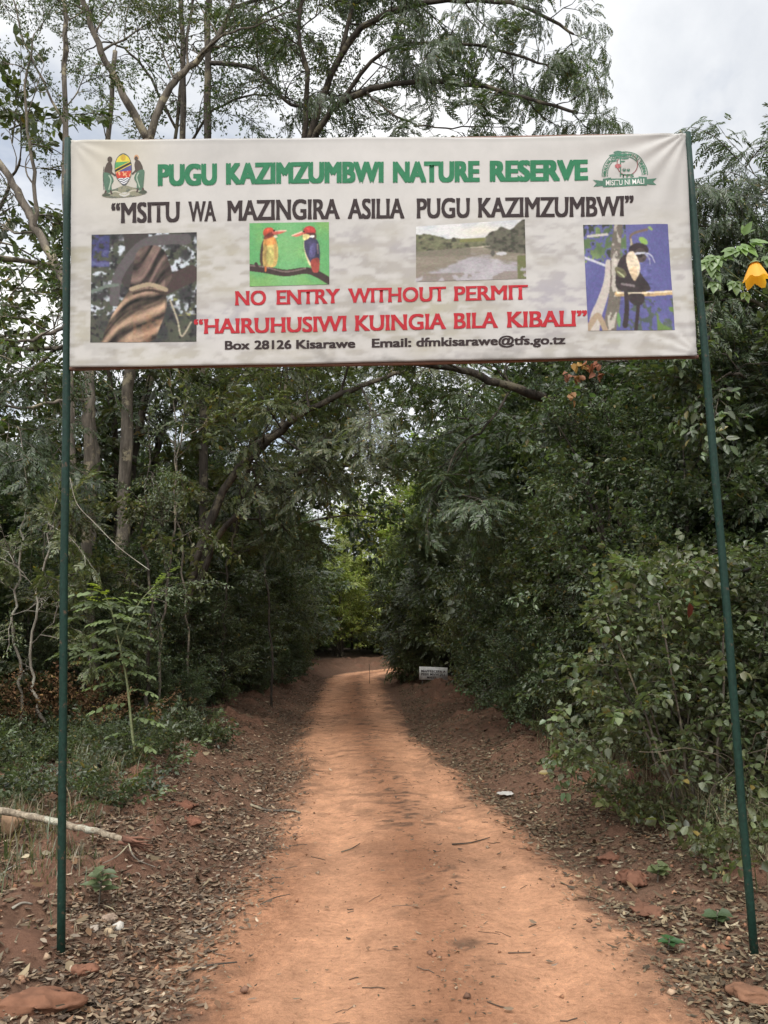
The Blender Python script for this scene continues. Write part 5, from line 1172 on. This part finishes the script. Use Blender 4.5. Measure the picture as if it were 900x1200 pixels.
rock(850, 1112, .06, .05, .035, (.27, .13, .075), 'red earth clod just left of the right pole foot', 8, 'earth_clod')
rock(893, 1170, .13, .10, .06, (.26, .13, .075), 'large red earth clod at the bottom right corner', 9, 'earth_clod')
rock(742, 1030, .14, .10, .07, (.22, .10, .06), 'red earth clod on the right verge left of the dry grass', 10, 'earth_clod')
rock(760, 1068, .15, .10, .05, (.21, .10, .06), 'broad flat red earth clod on the right verge nearest the road', 11, 'earth_clod')
rock(715, 1008, .11, .08, .06, (.22, .10, .06), 'red earth clod farthest up the right verge', 12, 'earth_clod')
rock(215, 945, .13, .09, .06, (.23, .10, .06), 'red earth clod on the left bank above the leaf litter', 13, 'earth_clod')
rock(225, 962, .09, .07, .045, (.23, .10, .06), 'smaller red earth clod just below the upper left one', 14, 'earth_clod')
rock(302, 928, .05, .035, .02, (.30, .22, .16), 'flat tan stone in the litter beside the left road edge', 15)
# fallen branch with a torn red end
a = ground_px(-40, 968); b = ground_px(158, 990); a[2] = P(-40, 936, a[1]).z; b[2] += .06
YB = 1.0
a, m1, m2, b = (np.array(P(x_, y_, Y_ * YB)) for x_, y_, Y_ in ((-60, 938, 5.7), (40, 957, 5.55), (110, 974, 5.4), (150, 986, 5.3)))
print('BRANCH', [(round(v_[2] - gz(v_[0], v_[1]), 3)) for v_ in (a, m1, m2, b)])
br = empty('fallen_branch', tuple(b), 'pale fallen branch with a torn red end lying in the grass on the left', 'branch')
q = smooth_line([a, m1, m2, b], 9); V, F = tube(wobble(q, .004, 5), (.024 - .006 * np.linspace(0, 1, len(q))) * (1 + .10 * np.sin(np.arange(len(q)) * 2.3)), 10); mesh_obj('bark', V - b, fixq(F), mat_bark('pale_bark', (.13, .10, .07), (.40, .33, .24), 30), br, smooth=True)
acc = Acc()
for i in range(16):
    d = norm(np.array([1, -.25 + rng.normal(0, .25), -.35 + rng.normal(0, .25)])); s0 = b + rng.normal(0, .012, 3); L = rng.uniform(.07, .20); V, F = tube([s0 - d * .04, s0 + d * L * .5 + rng.normal(0, .008, 3), s0 + d * L], [.012, .008, .002], 5); acc.add(V, F, np.array([.13, .062, .040]) * rng.uniform(.5, 1.4))
o = acc.build('torn_end', VINE, br, loc=None); o.location = (0, 0, 0); o.data.transform(Matrix.Translation(-Vector(b))); o['label'] = 'splintered red brown wood where the branch tore off'
for k, (s0, s1, s2) in enumerate((((150, 985, 5.3), (158, 1005, 5.15), (182, 1016, 5.05)), ((152, 988, 5.3), (138, 1003, 5.2), (120, 1012, 5.15)))):
    V, F = tube(smooth_line(px3([s0, s1, s2]), 5), [.005] * 6 + [.003] * 5, 5); o = mesh_obj('side_twig', V - b, fixq(F), BARK, br, smooth=True)
sp = np.array(P(12, 968, 6.2)); lv = np.array([tuple(P(*p)) for p in ((2, 953, 5.7), (20, 950, 5.7), (24, 962, 5.65), (12, 978, 5.62), (1, 975, 5.65))]); V = np.concatenate([lv, lv + [0, .05, 0]])
o = mesh_obj('wood_chunk', V - V.mean(0), [np.array([[4, 3, 1, 0], [0, 1, 6, 5], [1, 2, 7, 6], [2, 3, 8, 7], [3, 4, 9, 8], [4, 0, 5, 9]]), np.array([[1, 3, 2]])], mat_flat('fresh_wood', (.27, .17, .10), .8)); o.location = V.mean(0); tag(o, 'freshly broken tan chunk of wood under the fallen branch at the left edge', 'wood chunk')
# sticks on the ground
def stick(pts, r, lab, m=None, name='stick', lift=.01):
    q = [ground_px(*p) + [0, 0, lift] for p in pts]; c = np.mean(q, 0); V, F = tube(smooth_line(q, 5), np.linspace(r, r * .5, len(smooth_line(q, 5))), 6)
    o = mesh_obj(name, V - c, fixq(F), m or BARK, smooth=True); o.location = c; tag(o, lab, 'stick')
stick([(293, 946), (315, 951), (340, 951), (352, 954)], .014, 'crooked grey stick lying across the left road edge')
stick([(262, 925), (256, 920), (248, 913)], .01, 'short grey stick in the litter above the crooked one')
stick([(530, 991), (552, 989), (574, 983)], .006, 'thin dark stick on the right side of the road', BARKD)
stick([(228, 1094), (240, 1090), (252, 1084)], .007, 'short pale stick at the left road edge near the bottom', BARKP)
stick([(215, 1142), (245, 1134), (278, 1130)], .006, 'thin dark stick lying on the tyre tread at lower left', BARKD)
stick([(14, 1067), (26, 1065), (38, 1062)], .008, 'pale stick in the short grass left of the left pole', BARKP)
stick([(400, 1000), (412, 996), (422, 990)], .005, 'small dark stick in the middle of the road', BARKD)
stick([(305, 1062), (322, 1054), (340, 1050)], .004, 'hair-thin stick on the left half of the road', BARKD)
stick([(720, 905), (697, 878), (682, 850), (676, 838)], .010, 'pale bent stick leaning at the foot of the right thicket', BARKP)
stick([(0, 1028), (14, 1018), (30, 1012)], .006, 'thin pale stick at the left edge below the fallen branch', BARKP)
# a crumpled white scrap on the right verge
b = ground_px(592, 934); V = []; g = np.random.default_rng(9)
uu, vv = np.meshgrid(np.linspace(-.07, .07, 9), np.linspace(-.05, .05, 7)); zz = .02 + .035 * fbm(uu * 30 + 3, vv * 30, 3, 4)
V = np.stack([uu + g.normal(0, .004, uu.shape), vv + g.normal(0, .004, uu.shape), zz], -1).reshape(-1, 3); I = np.arange(63).reshape(7, 9)
F = np.stack([I[:-1, :-1], I[:-1, 1:], I[1:, 1:], I[1:, :-1]], -1).reshape(-1, 4); o = mesh_obj('paper_scrap', V, F, mat_flat('white_paper', (.36, .34, .31), .8)); o.location = b; tag(o, 'crumpled white scrap lying on the right verge', 'litter scrap')
# pale bent hanging vine left
pl = Plant(530); q = smooth_line(px3([(82, 560, 7.9), (90, 590, 7.9), (110, 612, 7.8), (140, 642, 7.75), (175, 668, 7.7)]), 5); V, F = tube(q, .004, 5); o = mesh_obj('hanging_vine', V - q[0], fixq(F), BARKP, smooth=True); o.location = q[0]; tag(o, 'thin pale bare vine slanting down between the left trunks', 'vine')
# small white notice beside the far road
YN = 19.0; nb = P(508, 797, YN); nz_ = gz(nb.x, YN)
nt_ = empty('notice', (nb.x, YN, nz_), 'small white lettered notice on short legs beside the far right of the road', 'sign')
c = [P(491.5, 781, YN), P(524.5, 782.5, YN), P(524.5, 797, YN), P(491, 796.5, YN)]; V = np.array([tuple(p) for p in c] + [tuple(p + Vector((0, .02, 0))) for p in c]) - np.array([nb.x, YN, nz_])
bd = mesh_obj('board', V, np.array([[3, 2, 1, 0], [4, 5, 6, 7], [0, 1, 5, 4], [1, 2, 6, 5], [2, 3, 7, 6], [3, 0, 4, 7]]), mat_flat('notice_white', (.62, .61, .58), .6, 12), nt_)
for x in (495, 521):
    p = P(x, 795, YN); V, F = tube([(p.x, YN + .035, nz_ - .1), (p.x, YN + .035, p.z + .1)], .016, 4); mesh_obj('leg', V - np.array([nb.x, YN, nz_]), fixq(F), BARKD, nt_)
NQ = ((491.5, 781), (524.5, 782.5), (524.5, 797), (491, 796.5))
for s_, u0, u1, v0, v1, lab in (('MAPFEECEFA A', .07, .93, .58, .76, 'faded dark capitals of the upper line'), ('PEEIII MNW JA I', .07, .90, .34, .52, 'faded dark capitals of the middle line'), ('MAEIEE', .28, .60, .10, .26, 'faded dark capitals of the lowest line')):
    V, F = text_mesh(s_, .02); uu = u0 + (V[:, 0] - V[:, 0].min()) / np.ptp(V[:, 0]) * (u1 - u0); vv = v0 + V[:, 1] / CAP * (v1 - v0); pq = quadmap(uu, vv, NQ)
    W = np.array([tuple(P(a_, b_, YN - .004)) for a_, b_ in pq]) - np.array([nb.x, YN, nz_]); o = mesh_obj('lettering', W, F, INK_K, bd); o['label'] = lab
p = ground_px(433, 801); V, F = tube([p - [0, 0, .05], p + [.01, 0, .25], p + [0, .02, .55]], .007, 5); o = mesh_obj('stake', V - p, fixq(F), BARKD); o.location = p; tag(o, 'thin dark upright stake at the right edge of the road before the bend', 'stake')
